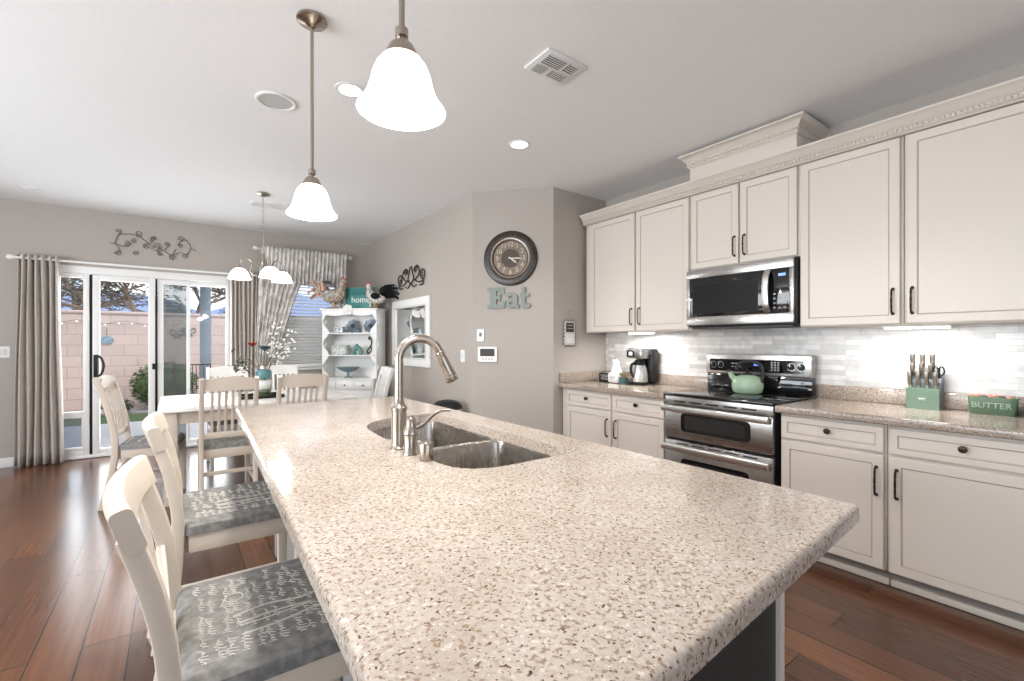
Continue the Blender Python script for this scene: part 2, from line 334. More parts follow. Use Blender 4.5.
B().box(-.121,.515,YB+.061,YB+.064,.091,1.973).build('glass_pane',glassm,s2)
s3=sash('screen_panel',-.176,.125,.036,2.028,.022,YB+.085,dr)
B().box(-.154,.103,YB+.0845,YB+.0855,.058,2.006).build('insect_screen',screenm,s3)
B().box(.115,.140,YB+.03,YB+.06,.036,2.028,.003).build('centre_stile',trimm,dr)

# window with its sashes
b=B(); b.box(W0,W0+.05,YB+.02,YB+.09,WZ0,WZ1,.003).box(W1-.05,W1,YB+.02,YB+.09,WZ0,WZ1,.003).box(W0,W1,YB+.02,YB+.09,WZ1-.05,WZ1,.003).box(W0,W1,YB+.02,YB+.09,WZ0,WZ0+.05,.003).box(W0+.05,W1-.05,YB+.03,YB+.09,1.57,1.65,.003)
wn=struct('window_1',b,trimm,'white single hung dining window')
B().box(W0+.05,W1-.05,YB+.055,YB+.058,WZ0+.05,WZ1-.05).build('glass_pane',glassm,wn)
B().box(W0+.05,W1-.05,YB+.075,YB+.076,WZ0+.05,1.57).build('insect_screen',screenm,wn)
B().box(W0-.02,W1+.02,YB-.035,YB+.02,WZ0-.03,WZ0-.002,.006).build('window_sill',trimm,wn)
t=thing('window_blind','white horizontal slat blind in the dining window behind the hutch','blind',((W0+W1)/2,YB-.0,WZ1))
b=B(); b.box(W0+.015,W1-.015,YB-.03,YB+.018,WZ1-.055,WZ1-.005,.004); b.build('headrail',whitep,t)
b=B(); nsl=24
for i in range(nsl):
    z=WZ1-.085-i*.0445; M=Matrix.Translation(((W0+W1)/2,YB-.006,z))@Matrix.Rotation(math.radians(-12 if z>1.6 else -44),4,'X'); b.box(-.45,.45,-.024,.024,-.0015,.0015,M=M)
b.build('slats',whitep,t); B().box(W0+.015,W1-.015,YB-.028,YB+.016,WZ0+.006,WZ0+.022,.003).build('bottom_rail',whitep,t)
b=B(); b.cyl((W1-.15,YB-.033,WZ1-.05),(W1-.15,YB-.033,WZ0+.02),.0012,6); b.build('cord',whitep,t)

# curtain rods and curtains
def rod(x0,x1,y,z,label,m,rings=True):
    t=thing('curtain_rod',label,'curtain rod',((x0+x1)/2,y,z)); B().cyl((x0,y,z),(x1,y,z),.012,12).build('pole',m,t)
    for x,sg in ((x0,-1),(x1,1)):
        B().lathe([(.010,0),(.017,.012),(.012,.02),(.027,.05),(.03,.065),(.02,.085),(.004,.092)],(x,y,z),14,Matrix.Rotation(sg*PI/2,3,'Y')).build('finial',m,t)
    for x in (x0+.06,x1-.06): B().box(x-.008,x+.008,y,YB,z-.012,z+.004,.002).box(x-.015,x+.015,YB-.008,YB-.0005,z-.03,z+.02,.002).build('bracket',m,t)
    return t
rod(-1.29,.86,6.73,2.14,'long pale curtain rod across the top of the patio door',white)
rod(.885,1.97,6.73,2.495,'short pale curtain rod above the dining window holding the patterned drape',white)
def curtain(b,xt0,xt1,xb0,xb1,zt,zb,y,amp,n,ph=0,flare=0):
    def fn(u,v):
        x0=xt0+(xb0-xt0)*v; x1=xt1+(xb1-xt1)*v; a=amp*(1+flare*v)
        return (x0+(x1-x0)*u+.004*sin(7*v+9*u), y+a*sin(2*PI*n*u+ph)+.3*a*sin(2*PI*(n*.5)*u+2*v), zt+(zb-zt)*v)
    b.grid(fn,n*10,16)
t=thing('grommet_curtain','plain taupe curtain at the left end of the patio door reaching the floor','curtain',(-1.15,6.7,0),0,'taupe patio door curtains')
b=B(); curtain(b,-1.30,-1.0,-1.33,-.96,2.18,.012,6.73,.045,6); b.build('curtain_panel',curtm,t,solid=.004)
b=B(); [b.tube(arc((-1.30+.30*(k+.25)/6,6.73,2.14),.022,0,2*PI,14),.004,6) for k in range(6)]; b.build('grommets',nickel,t)
t=thing('grommet_curtain','plain pale taupe curtain at the right end of the patio door beside the patterned drape','curtain',(.72,6.7,0),0,'taupe patio door curtains')
b=B(); curtain(b,.53,.855,.55,.835,2.18,.012,6.73,.04,7,1); b.build('curtain_panel',curtm,t,solid=.004)
t=thing('window_drape','silvery damask drape with a gathered valance swept aside at the dining window','drape',(1.3,6.68,0))
b=B()
def lp(u,v):
    z=2.49-v*2.45; pts=((0,1.58),(.10,1.50),(.17,1.37),(.30,1.26),(.50,1.12),(.60,1.04),(1,1.10)); right=1.1
    for (a,ra),(c,rc) in zip(pts,pts[1:]):
        if a<=v<=c: right=ra+(rc-ra)*(v-a)/(c-a)
    left=.875-.045*min(1,v*2)
    return (left+(right-left)*u, 6.685+.020*sin(2*PI*8*u+3*v)+.010*sin(5*u+14*v)+.006*sin(31*u+22*v), z)
b.grid(lp,90,40); b.build('swept_panel',damask,t,solid=.003)
b=B()
def vl(u,v):
    x=.885+1.08*u; low=2.05+.08*math.sin(PI*u*2)**2-(.34*max(0,(u-.80)/.20)**.7 if u>.80 else 0)
    return (x,6.655+.018*sin(2*PI*22*u+4*v)*(.4+v)+.02*v*sin(13*u),2.525+(low-2.525)*v)
b.grid(vl,208,14); b.build('valance',damask,t,solid=.003)

# ------------------------------------------------------------ ceiling fittings
def register(label,cx,cy,w,h,slots,rot=0):
    t=thing('ceiling_register',label,'vent',(cx,cy,H)); z=H-.0005
    b=B().box(cx-w/2,cx+w/2,cy-h/2,cy+h/2,z-.012,z,.004); b.build('frame',whitep,t)
    for (x0,x1,y0,y1,n,m,along) in slots:
        b=B().box(cx+x0,cx+x1,cy+y0,cy+y1,z-.0145,z-.0125); q=b.build('dark_opening',iron,t); b=B()
        for i in range(n+1):
            if along=='x': yy=cy+y0+(y1-y0)*i/n; b.box(cx+x0,cx+x1,yy-.002,yy+.002,z-.019,z-.0145)
            else: xx=cx+x0+(x1-x0)*i/n; b.box(xx-.002,xx+.002,cy+y0,cy+y1,z-.019,z-.0145)
        b.build('louvre',whitep,q)
register('square white ceiling vent above the island, larger and nearer of two vents',1.625,1.83,.265,.20,[(-.10,.02,-.075,.0,5,0,'x'),(-.10,-.03,.02,.08,5,0,'x'),(.04,.10,-.075,-.01,4,0,'x'),(.0,.10,.02,.075,4,0,'x')])
register('small white ceiling vent behind the chandelier chain',.80,5.47,.36,.17,[(-.15,-.01,-.06,.06,6,0,'x'),(.02,.15,-.06,.06,6,0,'x')])
register('narrow slot vent in the ceiling near the patio door',-1.09,6.17,.16,.03,[(-.07,.07,-.006,.006,2,0,'x')])
t=thing('ceiling_speaker','round white speaker grille flush in the ceiling beside the far pendant','speaker',(.49,3.095,H)); c=(.49,3.095,H-.0005)
B().lathe([(.112,0),(.112,-.006),(.106,-.010),(.094,-.008),(.094,0)],c,36,None,False).build('rim',whitep,t); B().lathe([(.0,-.004),(.093,-.004),(.093,-.002),(0,-.002)],c,36).build('grille',pr('speaker_mesh',(.50,.50,.49),.7),t)
labs=['round lit recessed downlight in the open ceiling left of the tall cabinets','round lit recessed downlight just left of the near pendant shade']+['added ceiling lamp without a fitting']*3
for i,(x,y) in enumerate(DOWNLIGHTS):
    if i<2:
        t=thing('recessed_downlight',labs[i],'ceiling light',(x,y,H),0,'recessed ceiling lights'); c=(x,y,H-.0005)
        B().lathe([(.085,0),(.085,-.004),(.074,-.007),(.062,-.003),(.062,0)],c,32,None,False).build('trim_ring',whitep,t); B().lathe([(0,-.003),(.062,-.003),(.062,-.0015),(0,-.0015)],c,32).build('lens',canE,t)
    area('downlight',(x,y,H-.012),(0,0,0),.12,.12,6,(1,.96,.91),'DISK',math.radians(110))
def pendant(x,y,label):
    t=thing('pendant_light',label,'pendant lamp',(x,y,H),0,'pendants over the island'); c=(x,y,0)
    B().lathe([(.0,H-.001),(.064,H-.001),(.066,H-.012),(.058,H-.02),(.03,H-.028),(.012,H-.045),(.0,H-.046)],c,28).build('canopy',nickel,t)
    B().cyl((x,y,H-.04),(x,y,2.03),.0075,12).build('rod',nickel,t)
    B().lathe([(.008,2.06),(.016,2.055),(.016,2.035),(.012,2.03),(.03,2.012),(.038,1.995),(.04,1.982),(.0,1.982)],c,24).build('socket_cap',nickel,t)
    pf=[(r*.965,1.85+(z-1.819)*.86) for r,z in [(.034,1.978),(.05,1.968),(.064,1.948),(.074,1.92),(.080,1.89),(.088,1.862),(.100,1.838),(.110,1.824),(.112,1.819)]]
    B().lathe(pf+[(r-.004,z) for r,z in pf[::-1]],c,40,None,False).build('shade',shadeE,t)
    B().lathe([(.001,1.868),(.022,1.874),(.028,1.892),(.024,1.92),(.014,1.94),(.012,1.978)],c,16).build('bulb',bulbE,t)
    point('pendant_glow',(x,y,1.835),32,.05)
pendant(.498,2.216,'far pendant lamp with frosted bell shade and its full rod in view'); pendant(.456,1.09,'near pendant lamp with large frosted bell shade over the island')
# chandelier
cx,cy=.69,5.09; t=thing('chandelier','brushed nickel chandelier with three lit bell shades above the dining table','chandelier',(cx,cy,H))
B().lathe([(0,H-.001),(.062,H-.001),(.064,H-.012),(.03,H-.025),(.0,H-.03)],(cx,cy,0),24).build('canopy',nickel,t)
b=B(); z=H-.03; k=0
while z>2.16:
    A=(1,0,0) if k%2 else (0,1,0); b.tube([Vector((cx,cy,z-.014))+Vector(A)*.007*cos(a)+Vector((0,0,.017*sin(a))) for a in [2*PI*i/10 for i in range(11)]],.0022,5); z-=.026; k+=1
b.build('chain',nickel,t)
B().lathe([(.004,2.15),(.012,2.14),(.012,2.11),(.022,2.09),(.014,2.05),(.014,1.99),(.03,1.96),(.022,1.92),(.008,1.905),(.012,1.895),(0,1.885)],(cx,cy,0),18).build('column',nickel,t)
for a in (-80,25,160):
    a=math.radians(a); d=Vector((cos(a),sin(a),0)); P=lambda r,z:Vector((cx,cy,z))+d*r
    B().tube(smooth([P(.012,1.955),(P(.06,1.93)),P(.11,1.97),P(.10,2.06),P(.15,2.10),P(.195,2.07),P(.205,2.0)],6),.005,8).build('arm',nickel,t)
    sc=P(.205,0); pf=[(.016,2.0),(.045,1.99),(.068,1.967),(.082,1.937),(.091,1.91),(.100,1.893)]
    s=B().lathe(pf+[(r-.003,z) for r,z in pf[::-1]],sc,24,None,False).build('shade',shadeC,t); B().lathe([(.0,1.885),(.015,1.89),(.022,1.91),(.014,1.945),(.01,1.99)],sc,14).build('bulb',bulbE,s)
    B().lathe([(.0,2.015),(.017,2.012),(.02,2.0),(.018,1.988),(0,1.988)],sc,14).build('socket_cap',nickel,s)
    point('chandelier_glow',(sc.x,sc.y,1.865),6,.04)

# ------------------------------------------------------------ kitchen cabinets
ZC=.893
def door_mesh(b,y0,y1,z0,z1,x,fr=.050,th=.02,flat=False):
    """panelled front facing -X with glaze lines ; x is the face"""
    def rect(i,d): return [(x+d,y0+i,z0+i),(x+d,y1-i,z0+i),(x+d,y1-i,z1-i),(x+d,y0+i,z1-i)]
    L_=[(0,th,1),(0,.004,1),(.003,.001,0),(.006,0,0),(fr-.004,0,0),(fr,.002,1),(fr+.0025,.006,1),(fr+.008,.005,0),(fr+.014,.005,0)]
    for (i,d,m),(i2,d2,m2) in zip(L_,L_[1:]): b.m=m2 if not(m==1 and i==0 and d==th) else 0; b.loft([rect(i,d),rect(i2,d2)],True,False)
    b.m=0; i,d,_=L_[-1]; b.add(rect(i,d),[[0,1,2,3]]); b.add(rect(0,th),[[0,1,2,3]])
def pull(x,y,z0,z1,par):
    b=B(); m=(z0+z1)/2; b.tube(smooth([(x,y,z0),(x-.018,y,z0+.003),(x-.026,y,z0+.018),(x-.028,y,m),(x-.026,y,z1-.018),(x-.018,y,z1-.003),(x,y,z1)],5),[.0065 if k in(0,30) else .0045+.0012*sin(k*.9)**2 for k in range(31)],8)
    for z in (z0,z1): b.lathe([(.001,0),(.009,0),(.008,.004),(.004,.007)],(x,y,z),12,Matrix.Rotation(-PI/2,3,'Y'))
    b.ball((x-.028,y,m),.006,.006,.014,10,6); b.build('handle',bronze,par)
def knob(x,y,z,par): B().lathe([(.008,0),(.006,.006),(.006,.014),(.014,.019),(.017,.024),(.014,.031),(.001,.033)],(x,y,z),16,Matrix.Rotation(-PI/2,3,'Y')).build('knob',bronze,par)
def front(kind,y0,y1,z0,z1,x,par,fr=.050):
    b=B(); door_mesh(b,y0,y1,z0,z1,x,fr); return b.build(kind,[cream,glaze],par)
XU=3.24; UZ0,UZ1=1.372,2.43
def upper(label,y0,y1,z0,doors):
    t=thing('upper_cabinet',label,'cabinet',(3.42,(y0+y1)/2,z0),0,'cream wall cabinets')
    B().box(XU+.022,XR-.009,y0,y1,z0,UZ1+.012,.002).build('carcass',cream,t)
    for d0,d1,hy in doors:
        o=front('door',d0,d1,z0+.006,UZ1-.016,XU,t); pull(XU,hy,z0+.062,z0+.20,o)
upper('cream double-door wall cabinet in the corner left of the microwave',2.078,3.215,UZ0,[(2.612,3.14,2.643),(2.086,2.598,2.556)])
upper('short cream double-door wall cabinet directly above the microwave',1.295,2.074,1.835,[(1.692,2.064,1.718),(1.308,1.68,1.646)])
upper('single-door cream wall cabinet just right of the microwave',.772,1.291,UZ0,[(.784,1.288,.815)])
upper('large cream wall cabinet at the right edge above the knife block',.16,.768,UZ0,[(.195,.758,.731)])
# crown moulding on the cabinets
def crown_prof(x,z,out,h): return [(x+.02,z),(x,z),(x-.004,z+.006*h/.09),(x-.012,z+.008*h/.09),(x-.012,z+.038*h/.09),(x-.02,z+.042*h/.09),(x-out*.55,z+.06*h/.09),(x-out*.85,z+.074*h/.09),(x-out,z+.078*h/.09),(x-out,z+h),(x+.02,z+h)]
cz=UZ1-.006; pf=crown_prof(XU+.0,cz+.0,.058,.09)
t=thing('crown_moulding','long cream crown moulding with a bead row along the wall cabinet tops','moulding',(3.3,1.7,cz))
b=B(); pf2=[(x,z) for x,z in pf]; n=len(pf2); b.add([(x,.12,z) for x,z in pf2]+[(x,3.232,z) for x,z in pf2],[list(range(n)),[n+i for i in range(n)][::-1]]+[[i,(i+1)%n,n+(i+1)%n,n+i] for i in range(n)]); b.box(XU+.02,XR-.01,.12,3.232,UZ1+.014,cz+.09); b.build('moulding',cream,t)
b=B(); y=.13
while y<3.22: b.ball((XU-.014,y,cz+.023),.010,.0085,.0105,8,5); y+=.0215
b.build('bead_row',cream,t); B().box(XU-.0135,XU-.010,.12,3.232,cz+.0345,cz+.0365).box(XU-.0135,XU-.010,.12,3.232,cz+.009,cz+.011).box(XU-.001,XU+.012,.12,3.232,cz-.006,cz-.0005).build('glaze_line',glaze,t)
t=thing('raised_crown_box','cream crown-topped box rising to the ceiling above the microwave cabinet','moulding',(3.4,1.69,2.52))
B().box(3.232,XR-.001,1.304,2.068,2.5155,2.645,.002).build('box',cream,t)
def mitre(b,z,out,h,x0,y0,y1):
    P=crown_prof(0,z,out,h); o=[]
    for px,pz in P[1:-1]: o.append([(XR-.002,y0+px,pz),(x0+px,y0+px,pz),(x0+px,y1-px,pz),(XR-.002,y1-px,pz)])
    b.loft(o,True,True)
b=B(); mitre(b,2.622,.060,.100,3.225,1.300,2.072); b.build('crown',cream,t)
b=B(); y=1.30
while y<2.075: b.ball((3.225-.0155,y,2.622+.0262),.010,.0092,.010,8,5); y+=.0215
b.build('bead_row',cream,t)
# base cabinets
XF=2.955
def base(label,y0,y1,cols,fl=None):
    t=thing('base_cabinet',label,'cabinet',(3.28,(y0+y1)/2,0),0,'cream base cabinets')
    B().box(XF+.022,XR-.002,y0,y1,.088,.849,.002).build('carcass',cream,t)
    B().box(XF+.075,XR-.02,y0,y1,.0,.0875).build('toe_kick',pr('toe_kick_grey',(.30,.28,.26),.6) if 'toe_kick_grey' not in bpy.data.materials else bpy.data.materials['toe_kick_grey'],t)
    B().box(XF+.055,XF+.074,y0,y1,.0,.035,.006).build('shoe_moulding',cream,t)
    for d0,d1,hy in cols:
        o=front('drawer',d0,d1,.70,.832,XF,t,.036); knob(XF,(d0+d1)/2,.777,o)
        o=front('door',d0,d1,.092,.686,XF,t); pull(XF,hy,.478,.622,o)
base('cream base cabinet under the coffee maker, left of the range',2.10,3.245,[(2.632,3.172,2.668),(2.108,2.604,2.573)])
base('narrow cream base cabinet just right of the range',.772,1.288,[(.782,1.280,.812)])
base('wide cream base cabinet at the right edge below the knife block',.12,.768,[(.205,.758,.728)])
# counters
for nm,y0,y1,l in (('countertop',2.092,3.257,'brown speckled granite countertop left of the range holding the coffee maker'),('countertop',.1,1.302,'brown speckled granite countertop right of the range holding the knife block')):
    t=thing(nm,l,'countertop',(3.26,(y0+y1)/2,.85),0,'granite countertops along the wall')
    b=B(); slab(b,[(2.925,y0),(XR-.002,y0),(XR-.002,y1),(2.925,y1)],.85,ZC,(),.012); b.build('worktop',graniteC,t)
    b=B().box(XR-.028,XR-.009,y0,y1-.001,ZC+.0005,.988,.004)
    b.build('upstand',graniteC,t)
    if y1>3: B().box(2.94,XR-.029,y1-.02,y1-.001,ZC+.0005,.988,.004).build('side_upstand',graniteC,t)
# under-cabinet light bars
for y0,y1,l in ((.60,.88,'glowing light bar under the wall cabinets behind the knife block'),(2.50,2.76,'glowing light bar under the corner wall cabinet above the coffee maker')):
    t=thing('light_bar',l,'light',(3.36,(y0+y1)/2,UZ0-.001),0,'under-cabinet light bars')
    B().box(3.335,3.375,y0-.01,y1+.01,UZ0-.013,UZ0-.001,.003).build('housing',whitep,t); B().box(3.338,3.372,y0,y1,UZ0-.021,UZ0-.0135,.003).build('lens',ledE,t)
    area('light_bar_glow',(3.34,(y0+y1)/2,UZ0-.028),(0,0,0),.04,y1-y0,5.0 if y0<1 else 7.5,(1,.99,.97))

# ------------------------------------------------------------ range
y0,y1=1.316,2.080; ym=(y0+y1)/2
t=thing('range','stainless double-oven electric range with a black glass cooktop between the base cabinets','stove',(3.26,ym,0))
B().box(2.965,XR-.03,y0,y1,.09,.884,.004).build('body',blackp,t); B().box(3.02,XR-.06,y0+.01,y1-.01,.0,.0895).build('plinth',blackp,t)
B().box(2.915,3.50,y0-.004,y1+.004,.8845,.907,.006).build('cooktop',blackg,t)
b=B()
for x,y,r in ((3.08,1.52,.1),(3.08,1.90,.085),(3.34,1.50,.075),(3.34,1.88,.1)): b.lathe([(r-.003,.9072),(r,.9075),(r+.001,.9072)],(x,y,0),36,None,False)
b.build('burner_ring',pr('burner_line_grey',(.09,.09,.09),.3),t)
B().box(2.935,2.964,y0,y1,.820,.883,.003).build('vent_strip',stainless,t)
b=B(); [b.box(2.930,2.934,y0+.10+k*.125,y0+.19+k*.125,.843,.853) for k in range(5)]; b.build('vent_slots',blackp,t)
def oven(z0,z1,wz0,wz1,hz,wy0,wy1):
    o=B().box(2.93,2.964,y0,y1,z0,z1,.005).build('oven_door',stainless,t)
    b=B(); b.prism(rrect(wy0,wy1,wz0,wz1,.03),(2.926,0,0),(0,1,0),(0,0,1),(1,0,0),.003); b.build('door_window',blackg,o)
    b=B(); b.prism(rrect(wy0+.03,wy1-.03,wz0+.022,wz1-.022,.015),(2.9245,0,0),(0,1,0),(0,0,1),(1,0,0),.001); b.build('window_glass',darkint,o)
    b=B(); b.sweep([(2.885,y0+.006,hz),(2.885,y1-.006,hz)],rrect(-.014,.014,-.024,.024,.013,3)); 
    for y in (y0+.03,y1-.03): b.box(2.89,2.929,y-.014,y+.014,hz-.014,hz+.014,.003)
    b.build('handle',stainlessH,o)
    if z0<.5: 
        b=B(); [b.box(2.926,2.9295,y0+.09+k*.12,y0+.18+k*.12,z1-.02,z1-.012) for k in range(5)]; b.build('vent_slots',blackp,o)
oven(.584,.817,.636,.768,.800,1.45,1.945); oven(.13,.563,.24,.445,.520,1.46,1.945)
B().box(3.50,XR-.031,y0,y1,.9075,1.03,.003).build('backguard_base',blackg,t)
b=B(); b.box(3.485,XR-.031,y0-.002,y1+.002,1.031,1.185,.006); g=b.build('backguard',stainless,t)
b=B(); b.prism(rrect(y0+.045,y1-.03,1.052,1.145,.015),(3.4825,0,0),(0,1,0),(0,0,1),(1,0,0),.002); b.build('control_panel',blackg,g)
for y in (2.02,1.96,1.44,1.375): 
    k=B().lathe([(.024,0),(.024,.006),(.019,.01),(.018,.024),(.001,.026)],(3.482,y,1.10),18,Matrix.Rotation(-PI/2,3,'Y')).build('knob',blackp,t); B().lathe([(.0245,.0005),(.0265,.001),(.0265,.003),(.0245,.003)],(3.482,y,1.10),20,Matrix.Rotation(-PI/2,3,'Y'),False).box(3.455,3.4575,y-.002,y+.002,1.104,1.118).build('knob_ring',stainlessH,k)
B().box(3.4815,3.4822,1.65,1.70,1.10,1.12).build('display',pr('blue_display',(.02,.03,.1),.3,0,.5,(.15,.25,1),1.5),t)
b=B(); grey=pr('panel_print_grey',(.35,.35,.35),.5)
for r in range(4):
    for c in range(3): b.box(3.4815,3.4822,1.52+c*.022,1.534+c*.022,1.068+r*.018,1.08+r*.018)
for r in range(2):
    for c in range(3): b.box(3.4815,3.4822,1.80+c*.026,1.818+c*.026,1.085+r*.025,1.092+r*.025)
b.build('keypad',grey,t)

# ------------------------------------------------------------ microwave
y0,y1=1.298,2.070; z0,z1=1.39,1.826
t=thing('microwave','stainless over-the-range microwave with black window hung above the stove','microwave',(3.4,(y0+y1)/2,z0))
B().box(3.222,XR-.009,y0,y1,z0,z1,.004).build('body',blackp,t)
b=B()
X=3.19
b.box(X,3.221,y0+.01,y1,z1-.066,z1-.002,.004).box(X,3.221,y0+.01,y1,z0+.012,z0+.078,.004).box(X,3.221,y1-.025,y1,z0+.078,z1-.066,.002).box(X,3.221,y0+.01,y0+.034,z0+.078,z1-.066,.002); b.build('front_frame',stainless,t)
B().box(X+.003,3.2205,1.49,y1-.0255,z0+.0785,z1-.0665,.002).build('door_window',blackg,t)
B().box(X+.002,X+.0028,1.53,2.02,z0+.10,z1-.12).build('window_screen',darkint,t)
B().box(X+.003,3.2205,y0+.0345,1.488,z0+.0785,z1-.0665,.002).build('control_panel',blackg,t)
b=B(); b.sweep(smooth([(X-.004,1.463,z0+.085),(X-.03,1.466,z0+.13),(X-.038,1.468,(z0+z1)/2),(X-.03,1.466,z1-.12),(X-.004,1.463,z1-.072)],6),rrect(-.02,.02,-.006,.006,.004,3),up=(1,0,0)); b.build('handle',stainlessH,t)
B().box(X+.0018,X+.0028,1.355,1.40,1.71,1.728).build('display',pr('clock_display',(.02,.04,.1),.3,0,.5,(.25,.45,1),1.2),t)
b=B(); [b.box(X+.0018,X+.0028,1.352+c*.032,1.368+c*.032,1.50+r*.03,1.508+r*.03) for r in range(4) for c in range(3)]; b.build('keypad',grey,t)
b=B(); b.box(X-.0008,X+.0005,1.70,1.77,z1-.034,z1-.026); b.build('badge',pr('badge_grey',(.2,.2,.2),.4),t)
B().box(3.23,XR-.05,y0+.03,y1-.03,z0-.012,z0-.0005,.003).build('underside_grille',pr('dark_grille',(.05,.05,.05),.5),t)

# ------------------------------------------------------------ island
OUT=rpoly([(.277,3.123),(.165,.30),(1.292,.383),(1.276,3.125)],[.05,.02,.02,.05])
def bowl_outline(y0,y1,x0=.665,x1=1.115,rl=.13,rr=.045): return rpoly([(x0,y0),(x1,y0),(x1,y1),(x0,y1)],[rl,rr,rr,rl],8)
hole=[]
a0,a1=1.15,1.60; c0,c1=1.665,2.25
hole=rpoly([(.668,1.15),(1.12,1.15),(1.12,2.25),(.69,2.21),(.66,1.72),(.78,1.632),(.66,1.57)],[.16,.045,.045,.26,.06,.04,.06],7)
t=thing('island_counter','large beige speckled granite island worktop with a sink cutout','countertop',(.72,1.7,.852))
b=B(); slab(b,OUT,.852,ZC,[hole],.011); b.build('worktop',graniteI,t)
t=thing('kitchen_island','slate painted kitchen island base with cream corner trim under the granite top','kitchen island',(.82,1.75,0))
b=B(); IX0,IX1,IY0,IY1=.50,1.195,.53,3.02
b.box(IX0,IX1,IY0,IY0+.03,.1,.851).box(IX0,IX1,IY1-.03,IY1,.1,.851).box(IX0,IX0+.03,IY0+.03,IY1-.03,.1,.851).box(IX1-.03,IX1,IY0+.03,IY1-.03,.1,.851).box(IX0+.03,IX1-.03,IY0+.03,IY1-.03,.1,.13); b.build('cabinet_shell',slate,t)
B().box(IX0+.03,IX1-.06,IY0+.03,IY1-.03,0,.0995).build('plinth',blackp,t)
B().box(IX1+.0005,IX1+.022,IY0-.012,IY1,.1,.850,.002).build('front_face',cream,t)
B().box(IX0-.013,IX0-.0005,IY0-.012,IY1,.02,.850,.003).build('back_panel',islegrey,t)
b=B(); [b.box(IX0-.03,IX0-.0135,y,y+.06,.02,.85,.003) for y in (IY0,1.7,IY1-.06)]; b.build('batten',islegrey,t)
for k in range(4):
    ya=IY0+.02+k*.625; o=B(); 
    M=Matrix.Rotation(PI,4,'Z'); bb=B(); door_mesh(bb,-(ya+.60),-ya,.12,.66,-(IX1+.042)); bb.v=[(-x,-y,z) for x,y,z in bb.v]; o=bb.build('door',[cream,glaze],t)
    bb=B(); door_mesh(bb,-(ya+.60),-ya,.675,.835,-(IX1+.042),.036); bb.v=[(-x,-y,z) for x,y,z in bb.v]; o=bb.build('drawer',[cream,glaze],t)
# sink
t=thing('sink','undermount stainless double-bowl sink set in the island','sink',(.89,1.7,.66))
def bowl(name,out,depth):
    b=B(); z=.8515; rows=[(-.024,z),(.0,z),(.004,z-.01),(.008,z-depth*.75),(.018,z-depth*.93),(.045,z-depth)]
    L_=[[(x,y,zz) for x,y in offs(out,d)] for d,zz in rows]; b.loft(L_,True,False); b.fillpoly([[(p[0],p[1]) for p in L_[-1]]],rows[-1][1]); o=b.build(name,sinkm,t,solid=.0015)
    cx=sum(p[0] for p in out)/len(out); cy=sum(p[1] for p in out)/len(out)
    B().lathe([(.042,.003),(.044,.0015),(.04,.006),(.03,.003),(.001,.0025)],(cx,cy,z-depth),24).build('drain',stainlessH,o)
bowl('far_bowl',rpoly([(.665,1.675),(1.125,1.655),(1.125,2.255),(.665,2.255)],[.07,.05,.05,.2],8),.20)
bowl('near_bowl',rpoly([(.665,1.145),(1.125,1.145),(1.125,1.63),(.67,1.61)],[.16,.05,.05,.07],8),.20)
# faucet
fx,fy=.645,1.567
t=thing('faucet','tall brushed nickel gooseneck faucet with pull-down spray behind the sink','faucet',(fx,fy,ZC))
z=ZC+.0005
B().lathe([(.034,z),(.034,z+.004),(.028,z+.01),(.0265,z+.02),(.0265,z+.135),(.029,z+.138),(.029,z+.146),(.024,z+.152),(.018,z+.165),(.0165,z+.18)],(fx,fy,0),28).build('base',nickel,t)
zc_=1.211; P=[(fx,fy,z+.17),(fx,fy,zc_-.05)]+[(fx+.075-.075*cos(a),fy-.016*(1-cos(a)),zc_+.075*sin(a)) for a in [PI*i/16*.90 for i in range(17)]]
B().tube(smooth(P,3),.0155,18).build('neck',nickel,t)
e=Vector(P[-1]); d=(e-Vector(P[-2])).normalized(); d=(d+Vector((.03,0,0))).normalized()
q=Vector((0,0,1)).rotation_difference(d).to_matrix()
B().lathe([(.0155,-.004),(.0175,.0),(.0175,.012),(.0165,.016),(.019,.03),(.0215,.072),(.022,.088),(.0205,.09),(.024,.093),(.025,.112),(.022,.117),(.0,.117)],e,24,q).build('spray_head',nickel,t)
fx,fy=.642,1.457
t=thing('mixer_tap','brushed nickel single-lever mixer with a curved lever, middle of the sink fittings','tap',(fx,fy,ZC))
B().lathe([(.028,z),(.028,z+.005),(.0225,z+.012),(.0225,z+.066),(.026,z+.069),(.026,z+.075),(.019,z+.09),(.0165,z+.10),(.0165,z+.118),(.012,z+.124),(0,z+.125)],(fx,fy,0),24).build('base',nickel,t)
B().tube(smooth([(fx+.008,fy-.004,z+.085),(fx+.035,fy-.02,z+.10),(fx+.06,fy-.035,z+.128),(fx+.085,fy-.052,z+.146),(fx+.112,fy-.07,z+.148)],5),[.0085-.0002*i for i in range(21)],10).build('lever',nickel,t)
B().lathe([(.0215,z),(.0225,z+.004),(.0225,z+.052),(.0205,z+.058),(.018,z+.060),(0,z+.060)],(.648,1.352,0),24).build('air_gap',nickel)
tag(bpy.data.objects['air_gap'],'short brushed nickel air gap cap, nearest of the deck fittings','sink fitting')

